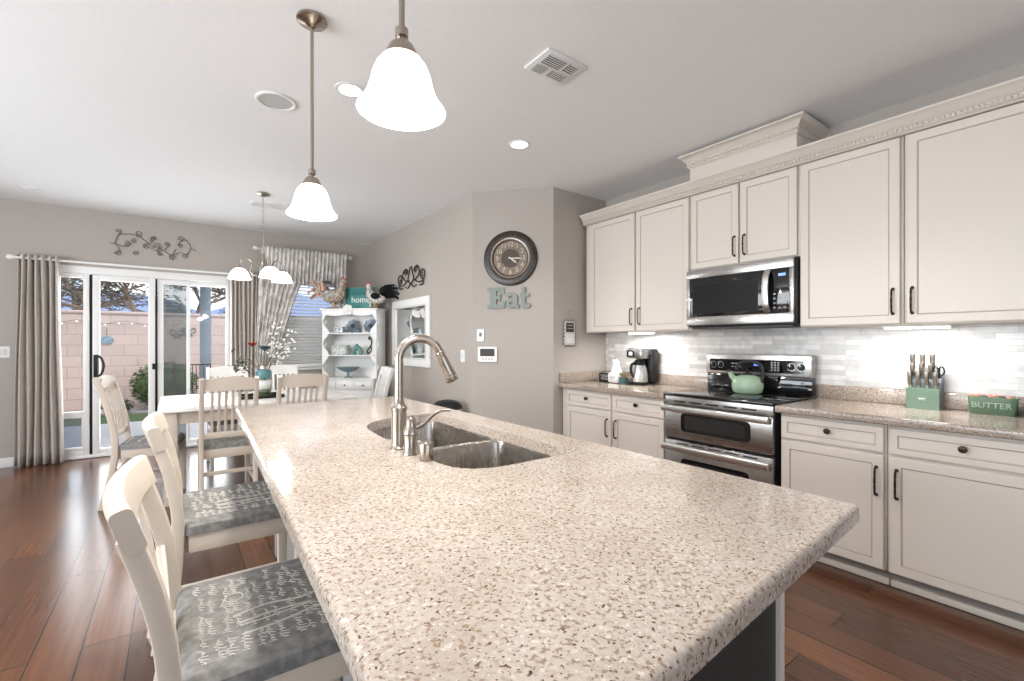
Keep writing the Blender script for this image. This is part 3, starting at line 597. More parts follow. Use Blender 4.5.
# ------------------------------------------------------------ seating
def scribble(b,p,dx,dy,L_,h,n,r=.0011,z=0):
    pts=[]; m=n*14; ph=R.random()*6
    for i in range(m+1):
        t_=i/m; a=2*PI*n*t_; hh=h*(.6+.4*sin(ph+t_*9)); u=L_*t_+.35*L_/n*sin(a+1); w_=hh*.5*cos(a)+.12*h*sin(2.3*a)
        pts.append((p[0]+dx*u-dy*w_,p[1]+dy*u+dx*w_,z))
    b.tube(pts,r,4)
def cushion(x0,x1,y0,y1,z0,z1,rich=True,seed=1):
    R.seed(seed); b=B(); out=rrect(x0,x1,y0,y1,.035,4)
    rows=[(0,z0),(0,z0+.012),(.004,z1-.012),(.014,z1-.004),(.03,z1)]; L_=[[(x,y,z) for x,y in offs(out,d)] for d,z in rows]
    b.loft(L_,True,False); b.fillpoly([[(p[0],p[1]) for p in L_[-1]]],z1); b.fillpoly([[(p[0],p[1]) for p in L_[0]]],z0)
    b.m=1; zt=z1+.0002
    nrow=13 if rich else 5
    for k in range(nrow):
        x=x0+.045+(x1-x0-.09)*k/(nrow-1); y=y0+.05
        while y<y1-.09:
            Ln=R.uniform(.04,.085); scribble(b,(x+R.uniform(-.006,.006),y,zt),R.uniform(-.12,.12),1,Ln,R.uniform(.012,.022),max(2,int(Ln/.011)),.0009,zt); y+=Ln+R.uniform(.006,.03)
    if rich:
        cx,cy=(x0+x1)/2+.05,(y0+y1)/2-.06
        Z=lambda L2:[(cx+a,cy+c,zt+.0004) for a,c in L2]
        b.tube(smooth(Z([(-.14,.035),(-.07,.05),(.0,.035),(.03,.04),(.065,.045),(.085,.03),(.09,.0),(.08,-.03),(.05,-.04),(.02,-.028),(-.05,-.045),(-.13,-.05)]),5),.0024,5)
        b.tube(smooth(Z([(.07,.042),(.105,.052),(.088,.02)]),4),.0024,5).tube(smooth(Z([(.088,-.01),(.11,-.035),(.072,-.034)]),4),.0024,5)
        b.tube(smooth(Z([(-.13,.0),(-.06,.008),(.02,.0),(-.06,-.01),(-.13,-.012)]),5),.002,5)
        for q in ((.13,-.07),(.15,-.115),(-.13,.13)): b.tube([(cx+q[0]+.02*cos(a),cy+q[1]+.02*sin(a),zt) for a in [2*PI*i/14 for i in range(15)]],.0014,4)
    return b
def post(b,pts,w,d): b.sweep(smooth(pts,5),rrect(-w/2,w/2,-d/2,d/2,.006,2),up=(1,0,0))
# counter stool: faces +X, origin on the floor under the seat centre
def make_stool(label,loc,rz,seed):
    t=thing('counter_stool',label,'stool',loc,rz,'stools at the island'); sh=.60; hw=.215; bw=False
    cushion(-.19,.20,-.225,.225,sh,sh+.042,True,seed).build('seat_cushion',[fabric,ink],t,False)
    b=B().box(-.17,.19,-.215,-.19,sh-.065,sh-.001,.004).box(-.17,.19,.19,.215,sh-.065,sh-.001,.004).box(.17,.195,-.19,.19,sh-.065,sh-.001,.004).box(-.195,-.17,-.19,.19,sh-.065,sh-.001,.004); b.build('seat_frame',chairw,t,False)
    for s in (-1,1):
        b=B(); b.sweep([(.195,s*.195,0),(.195,s*.197,sh-.066)],lambda q:rrect(-.015-.006*q,.015+.006*q,-.015-.006*q,.015+.006*q,.004,2),up=(1,0,0)); b.box(.175,.215,s*.197-.02,s*.197+.02,sh-.066,sh-.002,.003); b.build('front_leg',chairw,t,False)
        b=B(); post(b,[(-.27,s*.205,0),(-.225,s*.205,.28),(-.20,s*.205,.56),(-.203,s*.205,.70),(-.224,s*.205,.82),(-.257,s*.205,.93)],.034,.036); b.build('rear_leg',chairw,t,False)
        B().box(-.225,.19,s*.2-.010,s*.2+.010,.22,.25,.003).build('stretcher',chairw,t,False)
    B().box(.185,.205,-.19,.19,.15,.185,.003).build('foot_rail',chairw,t,False)
    b=B(); pts=[(-.256-.024*(1-(u/.23)**2),u,.945) for u in [-.234+.468*i/12 for i in range(13)]]
    b.sweep(pts,rrect(-.017,.017,-.040,.043,.011,3),up=(-.33,0,1)); b.build('top_rail',chairw,t,False)
    for s in (-1,1):
        b=B(); b.sweep(smooth([(-.264,s*.115,.915),(-.240,s*.085,.82),(-.222,s*.06,.70),(-.197,s*.05,.60)],5),rrect(-.03,.03,-.006,.006,.003,2),up=(1,0,0)); b.build('splat',chairw,t,False)
    b=B(); b.sweep(smooth([(-.222,-.195,.755),(-.213,-.12,.69),(-.208,0,.655),(-.213,.12,.69),(-.222,.195,.755)],5),rrect(-.009,.009,-.018,.018,.004,2)); b.build('curved_brace',chairw,t,False)
    return t
make_stool('nearest ivory stool at the island with a curved back and printed grey seat',(.19,1.25,0),0,3)
make_stool('second ivory stool at the island, between the near stool and the dining table',(.205,2.17,0),0,5)
# dining chair: faces +X, slatted back
def make_chair(label,loc,rz,m,seed=2):
    t=thing('dining_chair',label,'chair',loc,rz,'chairs around the dining table'); sh=.445; t.scale=(.95,.90,1)
    cushion(-.19,.22,-.215,.215,sh,sh+.045,False,seed).build('seat_cushion',[fabric,ink],t,False)
    b=B().box(-.17,.205,-.205,-.182,sh-.07,sh-.001,.003).box(-.17,.205,.182,.205,sh-.07,sh-.001,.003).box(.183,.207,-.182,.182,sh-.07,sh-.001,.003).box(-.20,-.175,-.182,.182,sh-.07,sh-.001,.003); b.build('seat_frame',m,t,False)
    for s in (-1,1):
        b=B(); b.sweep([(.20,s*.188,0),(.20,s*.19,sh-.002)],rrect(-.02,.02,-.02,.02,.004,2),up=(1,0,0)); b.build('front_leg',m,t,False)
        b=B(); post(b,[(-.29,s*.2,0),(-.235,s*.2,.22),(-.205,s*.2,.42),(-.215,s*.2,.60),(-.265,s*.2,.82),(-.325,s*.2,1.0)],.036,.045); b.build('rear_leg',m,t,False)
        B().box(-.22,.195,s*.196-.009,s*.196+.009,.16,.19,.003).build('stretcher',m,t,False)
    B().box(-.228,-.208,-.19,.19,.25,.28,.003).build('rear_stretcher',m,t,False)
    b=B(); us=[-.19+.38*i/10 for i in range(11)]; b.sweep([(-.302-.010*(1-(u/.19)**2),u,.955) for u in us],lambda q:[(-.012,-.05),(.012,-.05),(.012,.04+.018*sin(PI*q)),(-.012,.04+.018*sin(PI*q))]); b.build('top_rail',m,t,False)
    b=B(); b.sweep([(-.215,-.19,.555),(-.215,.19,.555)],rrect(-.011,.011,-.022,.022,.004,2)); b.build('lower_rail',m,t,False)
    for k in range(6):
        y=-.125+.05*k; B().sweep(smooth([(-.300,y,.92),(-.262,y,.80),(-.225,y,.66),(-.216,y,.565)],4),rrect(-.011,.011,-.006,.006,.003,2),up=(1,0,0)).build('slat',m,t,False)
    return t
c0_=make_chair('shade-toned slat-back dining chair, left of the two with backs toward the island',(.335,4.42,0),PI/2,chair_shaded)
dup(c0_,(.86,4.42,0),PI/2,'shade-toned slat-back dining chair, right of the two with backs toward the island')
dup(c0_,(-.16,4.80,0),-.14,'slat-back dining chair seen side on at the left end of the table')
c1_=make_chair('lit-toned white dining chair across the table in front of the patio door',(.46,5.67,0),-PI/2,chair_lit)
dup(c1_,(.98,5.67,0),-PI/2,'lit-toned white dining chair across the table below the patterned drape')
dup(c1_,(1.58,4.92,0),PI-.1,'lit-toned white slat-back dining chair at the right end of the table in front of the hutch')
# dining table
TX0,TX1,TY0,TY1=-.115,1.40,4.41,5.52
t=thing('dining_table','whitewashed rectangular dining table with square legs between the island and the patio door','table',((TX0+TX1)/2,(TY0+TY1)/2,0))
B().box(TX0,TX1,TY0,TY1,.728,.762,.006).build('tabletop',tablem,t)
B().box(TX0+.06,TX1-.06,TY0+.06,TY0+.085,.63,.7275).box(TX0+.06,TX1-.06,TY1-.085,TY1-.06,.63,.7275).box(TX0+.06,TX0+.085,TY0+.085,TY1-.085,.63,.7275).box(TX1-.085,TX1-.06,TY0+.085,TY1-.085,.63,.7275).build('apron',chair_shaded,t)
for x in (TX0+.04,TX1-.125):
    for y in (TY0+.04,TY1-.125): B().box(x,x+.085,y,y+.085,0,.7275,.005).build('leg',chair_shaded,t)
# tray, vase, stems
tag(B().box(.47,.82,4.72,5.0,.7625,.770,.003).box(.47,.485,4.72,5.0,.770,.79,.003).box(.805,.82,4.72,5.0,.770,.79,.003).box(.485,.805,4.72,4.735,.770,.79,.003).box(.485,.805,4.985,5.0,.770,.79,.003).build('serving_tray',blackp),'flat black tray under the flower vase on the dining table','tray')
vx,vy=.665,4.86; vz=.7705
t=thing('vase','glass jar vase with a teal neck and white label on the black tray','vase',(vx,vy,vz))
B().lathe([(.0,vz),(.062,vz),(.066,vz+.01),(.066,vz+.15),(.055,vz+.175)],(vx,vy,0),24,None,False).build('jar',glass2,t,solid=.002)
B().lathe([(0,vz+.006),(.060,vz+.006),(.061,vz+.09),(0,vz+.09)],(vx,vy,0),20).build('moss_filling',speck('moss',(.10,.09,.03),(.2,.2,.08),60),t)
B().lathe([(.056,vz+.17),(.068,vz+.19),(.07,vz+.225),(.058,vz+.25),(.054,vz+.25),(.054,vz+.17)],(vx,vy,0),24,None,False).build('teal_neck',pr('deep_teal_glaze',(.10,.24,.25),.3),t)
b=B(); b.lathe([(.0675,vz+.07),(.0675,vz+.155)],(vx,vy,0),24,None,False); b.build('label_band',pr('white_label',(.75,.75,.70),.6),t,solid=.001)
R.seed(11)
top=Vector((vx,vy,vz+.2))
for k,(dx,dy,dz) in enumerate(((.22,.0,.42),(.16,.06,.50),(.28,.05,.34),(.10,-.02,.46),(.24,-.06,.26))):
    e=top+Vector((dx,dy,dz)); o=tag(B().tube(smooth([top-Vector((0,0,.1)),top+Vector((dx*.3,dy*.3,dz*.45)),e],6),.0028,6).build('blossom_branch',barkm),['white blossom branch leaning right in the vase, second from the right','tallest white blossom branch in the vase','widest white blossom branch reaching right over the table','upright white blossom branch in the middle of the vase','low white blossom branch drooping right of the vase'][k],'branch','white blossom branches in the vase')
    b=B()
    for j in range(16):
        q=R.uniform(.4,1.0); c=top.lerp(e,q)+Vector((R.gauss(0,.018),R.gauss(0,.018),R.gauss(0,.014))); b.ball(c,.013,.013,.011,6,4)
    b.build('blossom',white,o)
def flower(name,c,r,m,label,cat='flower'):
    c=Vector(c); t=thing(name,label,cat,tuple(c)); b=B()
    for k in range(9):
        a=2*PI*k/9; M=Matrix.Translation(c)@Matrix.Rotation(a,4,'Z')@Matrix.Rotation(-.7,4,'Y'); b.add([M@Vector((r*.55+r*.5*cos(q),r*.4*sin(q),.1*r*cos(2*q))) for q in [2*PI*i/8 for i in range(8)]]+[M@Vector((r*.55,0,.2*r))],[[i,(i+1)%8,8] for i in range(8)])
    b.build('petals',m,t); B().ball(c+Vector((0,0,r*.25)),r*.3).build('centre',iron,t); B().tube(smooth([c,c.lerp(top,.5)+Vector((.0,0,-.02)),top-Vector((0,0,.1))],5),.003,6).build('stem',leafm,t)
flower('red_flower',(vx-.10,vy-.06,vz+.47),.05,red,'red silk flower above the left side of the vase'); flower('teal_flower',(vx+.0,vy-.07,vz+.43),.062,bluec,'blue teal silk flower in the middle of the vase bouquet')
for k,(dx,dz) in enumerate(((-.30,.10),(-.22,.17))):
    e=top+Vector((dx,-.03,dz)); o=tag(B().tube(smooth([top-Vector((0,0,.08)),top+Vector((dx*.4,-.01,dz*.7)),e],5),.0028,6).build('eucalyptus_sprig',barkm),['longer dark eucalyptus sprig drooping left of the vase','shorter dark eucalyptus sprig above the longer one'][k],'leaf sprig','eucalyptus sprigs in the vase')
    b=B()
    for j in range(14):
        c=top.lerp(e,R.uniform(.3,1))+Vector((R.gauss(0,.02),R.gauss(0,.02),R.gauss(0,.02))); M=Matrix.Rotation(R.uniform(0,6),3,'Z')@Matrix.Rotation(R.uniform(-1,1),3,'Y'); b.ball(c,.026,.016,.003,8,4,M)
    b.build('leaves',speck('eucalyptus',(.06,.075,.06),(.16,.18,.15),30),o)

# ------------------------------------------------------------ corner hutch (stands across the corner)
HL=Vector((1.519,6.324,0)); he=Vector((.7071,-.7071,0)); hn=Vector((.7071,.7071,0)); HW=.76; HD=.33
hc=HL+he*(HW/2)+hn*(HD/2)
HM=Matrix(((he.x,hn.x,0,HL.x),(he.y,hn.y,0,HL.y),(0,0,1,0),(0,0,0,1)))   # local: x along the front, y into the corner
hutch=thing('hutch','white painted hutch with scalloped sides and open shelves across the dining corner','hutch',(hc.x,hc.y,0))
def hb(): b=B(); b.T=HM; return b
hb().box(0,HW,-.04,HD,.08,.66,.004).build('base_cabinet',white,hutch); hb().box(.02,HW-.02,0,HD,0,.0795).build('plinth',white,hutch)
hb().box(-.012,HW+.012,-.055,HD,.795,.815,.005).build('counter',white,hutch)
hb().box(0,HW,-.04,HD,.661,.7945,.003).build('drawer_case',white,hutch)
for x0,x1 in ((.02,.245),(.258,.50),(.515,.74)):
    o=hb().box(x0,x1,-.052,-.041,.672,.785,.004).build('drawer',white,hutch); hb().ball(((x0+x1)/2,-.064,.73),.014,.012,.012,10,6).build('knob',ironL,o)
for x0,x1 in ((.02,.375),(.385,.74)): hb().box(x0,x1,-.052,-.041,.10,.645,.004).build('door',white,hutch)
hb().box(.021,HW-.021,HD-.014,HD-.001,.816,1.71).build('back_board',white,hutch)
def scallop(s):
    pts=[(0,.816)]; n=60
    for i in range(n+1):
        z=.816+(1.70-.816)*i/n; q=(z-.816)/.884; pts.append((HD-.02-(.20+.07*abs(cos(q*PI*3))**.8-.02),z))
    return [(HD-.015,.816)]+[(p[0],p[1]) for p in pts[1:]]+[(HD-.015,1.70)]
for x in (0,HW-.02):
    b=hb(); b.prism(scallop(1),(x,0,0),(0,1,0),(0,0,1),(1,0,0),.02); b.build('scalloped_side',white,hutch)
# front scallop stiles, the wavy outline seen from the room
for s in (-1,1):
    b=hb(); o=[]; n=48
    for i in range(n+1):
        z=.816+(1.66-.816)*i/n; q=(z-.816)/.295; wv=.05+.042*cos(q*2*PI); o.append((wv,z))
    ol=[(0,.816)]+o+[(0,1.66)]; x0=0 if s<0 else HW
    b.prism([(a*(-s) if s>0 else a,c) for a,c in ol] if s<0 else [(-a,c) for a,c in ol],(x0,.05,0),(1,0,0),(0,0,1),(0,1,0),.016); b.build('scalloped_stile',white,hutch)
for z in (1.115,1.405): hb().box(.021,HW-.021,.03,HD-.015,z-.018,z,.004).build('shelf',white,hutch)
hb().box(-.02,HW+.02,.02,HD,1.70,1.722,.006).build('top_board',white,hutch)
b=hb(); ol=[(0,1.699)]+[(HW*i/40,1.655-.03*abs(sin(2*PI*i/40))+.025*(1 if abs(i-20)<1 else 0)) for i in range(41)]+[(HW,1.699)]; b.prism(ol,(0,.034,0),(1,0,0),(0,0,1),(0,1,0),.015); b.build('scalloped_valance',white,hutch)
b=hb()
for k in range(7): a=2*PI*k/7; b.ball((HW/2+.045*cos(a),.018,1.70+.045*sin(a)),.03,.012,.03,8,5)
b.ball((HW/2,.012,1.70),.025,.016,.025,8,5); b.build('flower_crest',white,hutch)
# things on the hutch (positions in hutch coordinates)
def hw(x,y,z): return tuple(HM@Vector((x,y,z)))
def hitem(name,label,cat,x,y,z,group=None): return thing(name,label,cat,hw(x,y,z),0,group)
def plate(x,z,r,m,m2,label,y=.25,flower=True):
    t=hitem('plate',label,'plate',x,y,z,'decorative plates on the top hutch shelf'); tilt=Matrix.Rotation(math.radians(78),4,'X')
    b=hb(); b.T=HM@Matrix.Translation((x,y,z+r+.002))@tilt
    ring=[]; prof=[(.01,.0),(.3,.002),(.55,.004),(.8,.012),(1,.018),(1,.021),(.8,.016),(.5,.010),(.01,.008)]
    for q,h in prof: ring.append([(r*q*(1+.07*cos(8*a) if (flower and q>.7) else q*r*0+1)*cos(a) if flower else r*q*cos(a), r*q*(1+.07*cos(8*a) if (flower and q>.7) else 1)*sin(a) if flower else r*q*sin(a), h) for a in [2*PI*i/40 for i in range(40)]])
    b.loft(ring); b.build('dish',m,t); b=hb(); b.T=HM@Matrix.Translation((x,y-.004,z+r+.002))@tilt; b.lathe([(.001,.014),(r*.32,.014),(r*.3,.020),(.001,.022)],(0,0,0),20); b.build('centre',m2,t)
    return t
S1,S2,S3=1.4055,1.1155,.8155
plate(.335,S1,.088,bluec,iron,'blue flower-shaped plate on the top hutch shelf, left of the pair'); plate(.60,S1,.09,bluec,iron,'blue flower-shaped plate on the top hutch shelf, right of the pair',.22)
plate(.675,S1,.085,aqua,aqua,'round aqua plate at the right end of the top hutch shelf',.285,False)
patt=speck('blue_white_pattern',(.16,.24,.30),(.70,.72,.72),55,.35,.46,.54,2)
t=hitem('trinket_box','small blue and white patterned box at the left of the top hutch shelf','box',.19,.15,S1); hb().box(.12,.255,.12,.20,S1,S1+.06,.008).build('body',patt,t); hb().box(.117,.258,.117,.203,S1+.0605,S1+.078,.006).build('lid',patt,t)
b=hb(); b.lathe([(0,S1),(.03,S1),(.045,S1+.018),(.05,S1+.035),(.046,S1+.035),(.03,S1+.01),(0,S1+.008)],(.475,.13,0),18); tag(b.build('small_bowl',bluec),'small dark blue bowl between the plates on the top hutch shelf','bowl')
t=hitem('patterned_canister','grey green lattice patterned box on the middle hutch shelf','box',.19,.15,S2); patt2=speck('green_lattice',(.30,.36,.34),(.68,.69,.66),60,.4,.46,.54,2)
hb().box(.085,.30,.12,.22,S2,S2+.11,.012).build('body',patt2,t); hb().box(.083,.302,.118,.222,S2+.1105,S2+.13,.008).build('lid',patt2,t)
b=hb(); b.tube(smooth([(.41,.15,S2),(.40,.15,S2+.04),(.43,.15,S2+.10),(.44,.15,S2+.13),(.455,.15,S2+.10),(.49,.15,S2+.05),(.48,.15,S2)],4),[.03,.036,.03,.022,.015,.02,.03,.03,.03,.028,.026,.022,.02,.016,.018,.022,.026,.03,.034,.034,.034,.032,.03,.03,.03],10); tag(b.build('figurine',pr('teal_glaze',(.10,.25,.22),.25)),'small teal glazed figurine on the middle hutch shelf','figurine')
t=hitem('pedestal_bowl','wide aqua glass bowl on a foot standing on the hutch counter','bowl',.34,.10,S3)
hb().lathe([(0,S3),(.055,S3),(.052,S3+.008),(.018,S3+.02),(.015,S3+.06),(.02,S3+.07)],(.34,.10,0),20).build('foot',aqua,t); hb().lathe([(.0,S3+.068),(.03,S3+.07),(.09,S3+.095),(.15,S3+.135),(.146,S3+.138),(.085,S3+.102),(.0,S3+.08)],(.34,.10,0),28).build('dish',aqua,t)
b=hb(); P=lambda L2:[(.70,.035+a*.0,S2+c) if False else (.645+a,.027,S2+c) for a,c in L2]
b.tube(smooth(P([(.03,.03),(.01,.02),(.0,.05),(.02,.08),(.045,.11),(.06,.16),(.05,.21),(.03,.235),(.02,.21),(.035,.20)]),5),.010,8); b.tube(smooth(P([(.03,.03),(.05,.06),(.055,.10),(.045,.11)]),5),.008,8); tag(b.build('scroll_hook',iron),'dark iron scroll ornament hanging at the right side of the hutch shelves','ornament')
# home sign
ST=1.7225
t=hitem('home_sign','teal framed wooden sign reading home between the two roosters on the hutch','sign',.42,.20,ST)
hb().box(.255,.635,.215,.232,ST+.002,ST+.275,.003).build('board',teal,t)
hb().box(.242,.648,.205,.238,ST+.2755,ST+.292,.003).box(.242,.2545,.205,.238,ST,ST+.275,.003).box(.6355,.648,.205,.238,ST,ST+.275,.003).build('frame',pr('weathered_teal',(.12,.25,.21),.6),t)
b=hb(); text_mesh(b,'home',.115,(.455,.2135,ST+.125),(1,0,0),(0,0,1),(0,-1,0),.0015); b.build('lettering',white,t)
b=hb(); R.seed(5)
for zz,n in ((.20,9),(.225,8)): b.tube([(.33+.26*i/40,.2135,ST+zz+.012*sin(i*1.3)) for i in range(41)],.0025,4)
b.build('script',pr('deep_teal',(.02,.13,.11),.5),t)
b=hb(); b.tube(smooth([(.585,.16,ST+.004),(.62,.16,ST+.004),(.62,.16,ST+.03),(.618,.16,ST+.075),(.60,.16,ST+.085)],5),.008,8); b.box(.565,.64,.135,.185,ST+.0,ST+.005,.002); tag(b.build('white_hook_stand',white),'small white hook shaped ornament before the right rooster on the hutch','ornament')
# roosters
def rooster(label,x,y,fac,sc,bodym,tailm,headm,feath2):
    base=Vector(hw(x,y,ST)); t=thing('rooster_figurine',label,'figurine',tuple(base),0,'rooster figurines on the hutch')
    T=Matrix.Translation((x,y,ST))@Matrix.Scale(sc,4)
    def nb(): b=B(); b.T=HM@T; return b
    f=fac
    b=nb(); pts=smooth([(-f*.13,0,.17),(-f*.09,0,.155),(-f*.03,0,.14),(f*.04,0,.15),(f*.085,0,.19),(f*.10,0,.24),(f*.105,0,.285),(f*.115,0,.315),(f*.128,0,.33)],4)
    rr=[.012,.03,.045,.055,.062,.068,.073,.077,.08,.082,.083,.082,.08,.077,.073,.068,.062,.056,.051,.047,.043,.04,.037,.035,.033,.032,.031,.030,.029,.028,.024,.018,.008]
    b.tube(pts,rr,14); b.build('body',[bodym],t)
    b=nb(); b.ball((f*.112,0,.318),.032,.028,.032,10,7); b.build('head',headm,t)
    b=nb(); b.prism([(f*(.08+.012*k),.335+(.03 if k%2 else .006)+.012*sin(k*.7)) for k in range(7)]+[(f*.150,.325),(f*.085,.322)],(0,-.005,0),(1,0,0),(0,0,1),(0,1,0),.01); b.ball((f*.14,0,.285),.012,.006,.022,8,5); b.build('comb',red,t)
    b=nb(); b.tube([(f*.135,0,.315),(f*.165,0,.308)],[.010,.002],8); b.build('beak',straw,t)
    for i,(a,L_) in enumerate(((84,.22),(97,.25),(110,.27),(124,.25),(140,.20),(74,.16),(155,.15))):
        a=math.radians(a); b=nb(); d=Vector((f*cos(a),0,sin(a))); o=Vector((-f*.11,0,.165)); nrm=Vector((f*-sin(a),0,cos(a)))
        P_=[o+Vector((0,(i-3)*.013,0))+d*L_*q+Vector((-f*.075*q*q,0,-.10*q**3)) for q in [k/8 for k in range(9)]]
        b.sweep(P_,lambda q:[(-.005,-.027*(.5+sin(PI*min(q+.15,1)))),(.005,-.027*(.5+sin(PI*min(q+.15,1)))),(.005,  .027*(.5+sin(PI*min(q+.15,1)))),(-.005,  .027*(.5+sin(PI*min(q+.15,1))))],up=(0,0,1)); b.build('tail_feather',tailm if i%2==0 else feath2,t)
    for s in (-1,1):
        b=nb(); b.ball((-f*.02,s*.072,.165),.075,.018,.048,10,6); b.build('wing',feath2,t)
        b=nb(); b.tube([(f*.01,s*.03,.09),(f*.005,s*.03,.02)],[.016,.008],8); [b.tube([(f*.005,s*.03,.02),(f*(.005+.035*cos(q)),s*.03+.03*sin(q),.016)],.005,6) for q in (-.7,0,.7)]; b.build('leg',straw,t)
    b=nb(); b.lathe([(0,0),(.09,0),(.085,.012),(0,.014)],(0,0,0),20); b.build('stand',pr('russet_stand'+str(x),(.10,.045,.035),.5),t)
brownm=speck('rooster_cream_feather',(.50,.44,.36),(.20,.13,.09),40,.6,.42,.6,2); russet=speck('rooster_russet_feather',(.33,.10,.06),(.50,.40,.30),18,.6,.45,.55,1); greyf=speck('rooster_grey_green_feather',(.22,.24,.20),(.50,.48,.42),30,.6,.4,.6)
bw=speck('rooster_speckled_feather',(.70,.68,.64),(.03,.03,.03),75,.6,.55,.6,1); blk=pr('rooster_black_feather',(.012,.012,.013),.8,0,.1); whf=pr('rooster_white_feather',(.72,.70,.66),.6)
rooster('large russet and cream rooster figurine at the left end of the hutch top',.12,.13,1,1.15,brownm,russet,greyf,greyf)
rooster('black and white speckled rooster figurine at the right end of the hutch top',.735,.09,-1,.92,bw,blk,whf,blk)

# ------------------------------------------------------------ things on the walls
# mirror
t=thing('mirror','white framed rectangular mirror on the dining wall behind the faucet','mirror',(XD,5.3,1.4)); my0,my1,mz0,mz1=4.745,5.85,.985,1.812; xw=XD-.0005
b=B(); fr=.105
b.box(xw-.03,xw,my0,my1,mz1-fr,mz1,.006).box(xw-.03,xw,my0,my1,mz0,mz0+fr,.006).box(xw-.03,xw,my0,my0+fr,mz0+fr,mz1-fr,.004).box(xw-.03,xw,my1-fr,my1,mz0+fr,mz1-fr,.004); b.build('frame',white,t)
b=B(); b.box(xw-.034,xw-.0305,my0+fr-.02,my1-fr+.02,mz0+fr-.02,mz0+fr,.001).box(xw-.034,xw-.0305,my0+fr-.02,my1-fr+.02,mz1-fr,mz1-fr+.02,.001).box(xw-.034,xw-.0305,my0+fr-.02,my0+fr,mz0+fr,mz1-fr,.001).box(xw-.034,xw-.0305,my1-fr,my1-fr+.02,mz0+fr,mz1-fr,.001); b.build('inner_bead',offw,t)
B().box(xw-.014,xw-.008,my0+fr,my1-fr,mz0+fr,mz1-fr).build('glass',mirrorm,t)
# scroll art
def spiral(c,r,a0,turns,A,Bv,n=26,sg=1):
    c,A,Bv=Vector(c),Vector(A),Vector(Bv); return [c+(A*cos(a0+sg*2*PI*turns*i/n)+Bv*sin(a0+sg*2*PI*turns*i/n))*r*(1-.8*i/n) for i in range(n+1)]
def scrollart(label,c,A,Bv,Nv,W,Hh,m,kind):
    c,A,Bv,Nv=map(Vector,(c,A,Bv,Nv)); t=thing('scroll_wall_art',label,'wall decoration',tuple(c)); b=B(); P=lambda u,v:c+A*(u*W)+Bv*(v*Hh)
    if kind==0:
        r=.0042
        for L2 in ([(-.5,-.02),(-.45,.0),(-.41,.3),(-.36,.36),(-.25,.38),(-.17,.32),(-.08,.12),(0,.0),(.1,-.12),(.2,-.28),(.3,-.14),(.38,-.2),(.43,.02),(.5,-.02)],[(.43,.02),(.42,.22),(.36,.38),(.30,.30),(.28,.14)],[(-.45,0),(-.40,-.22),(-.42,-.36),(-.46,-.40)],[(-.45,0),(-.36,-.1),(-.30,-.06),(-.28,.05),(-.33,.12)],[(0,0),(-.05,.22),(-.02,.34),(.03,.30)],[(0,0),(.05,-.25),(.1,-.3)],[(.1,-.12),(.16,.1),(.12,.18)],[(.2,-.28),(.22,-.45),(.17,-.4)],[(-.08,.12),(-.12,-.05),(-.1,-.1)],[(.2,-.28),(.25,-.02)]): b.tube(smooth([P(*q) for q in L2],6),r,6)
        for u,v,rr,a,s in ((-.41,.46,.03,-1.5,1),(-.19,.44,.038,-2,1),(-.23,.14,.03,1,1),(-.31,-.04,.03,0,1),(-.42,-.36,.035,1.5,-1),(-.22,-.30,.03,1,-1),(-.1,-.02,.03,2,1),(-.02,.3,.03,0,1),(.06,-.26,.03,1,1),(.14,.14,.03,-1,1),(.2,-.38,.034,0,1),(.3,.42,.036,-1.2,1),(.30,.12,.03,3,-1),(.36,-.25,.03,0,-1)): b.tube(spiral(P(u,v),rr,a,1.3,A,Bv,24,s),.0038,6)
        b.build('scrollwork',m,t); b=B()
        for k in range(6): a=2*PI*k/6; b.ball(P(0,0)+A*.03*cos(a)+Bv*.03*sin(a)+Nv*.008,.02,.02,.02,8,5)
        b.ball(P(0,0)+Nv*.02,.012); b.build('rosette',pr('pewter_rosette',(.42,.40,.37),.4,.5),t)
    else:
        r=.0075
        for s in (-1,1):
            for L2 in ([(0,-.30),(s*.1,-.1),(s*.06,.2),(s*.02,.46)],[(s*.06,-.2),(s*.2,-.1),(s*.3,.1),(s*.26,.34),(s*.16,.4),(s*.12,.25),(s*.18,.15)],[(s*.1,-.1),(s*.28,-.3),(s*.44,-.22),(s*.48,.05),(s*.4,.2),(s*.34,.08)],[(s*.44,-.22),(s*.40,-.44),(s*.3,-.42)],[(s*.02,-.3),(s*.1,-.46),(s*.2,-.4)]): b.tube(smooth([P(*q) for q in L2],6),r,6)
            b.tube(spiral(P(s*.2,.3),.045,0,1.3,A,Bv,20,s),r*.8,6); b.tube(spiral(P(s*.38,-.08),.045,1,1.3,A,Bv,20,s),r*.8,6)
        b.build('scrollwork',m,t)
scrollart('grey iron vine scroll with a small rosette on the wall above the patio door',(-.2,YB-.014,2.40),(1,0,0),(0,0,1),(0,-1,0),.80,.30,ironL,0)
scrollart('black iron scroll crest on the dining wall above the white mirror',(XD-.016,5.28,2.08),(0,-1,0),(0,0,1),(-1,0,0),.82,.28,iron,1)
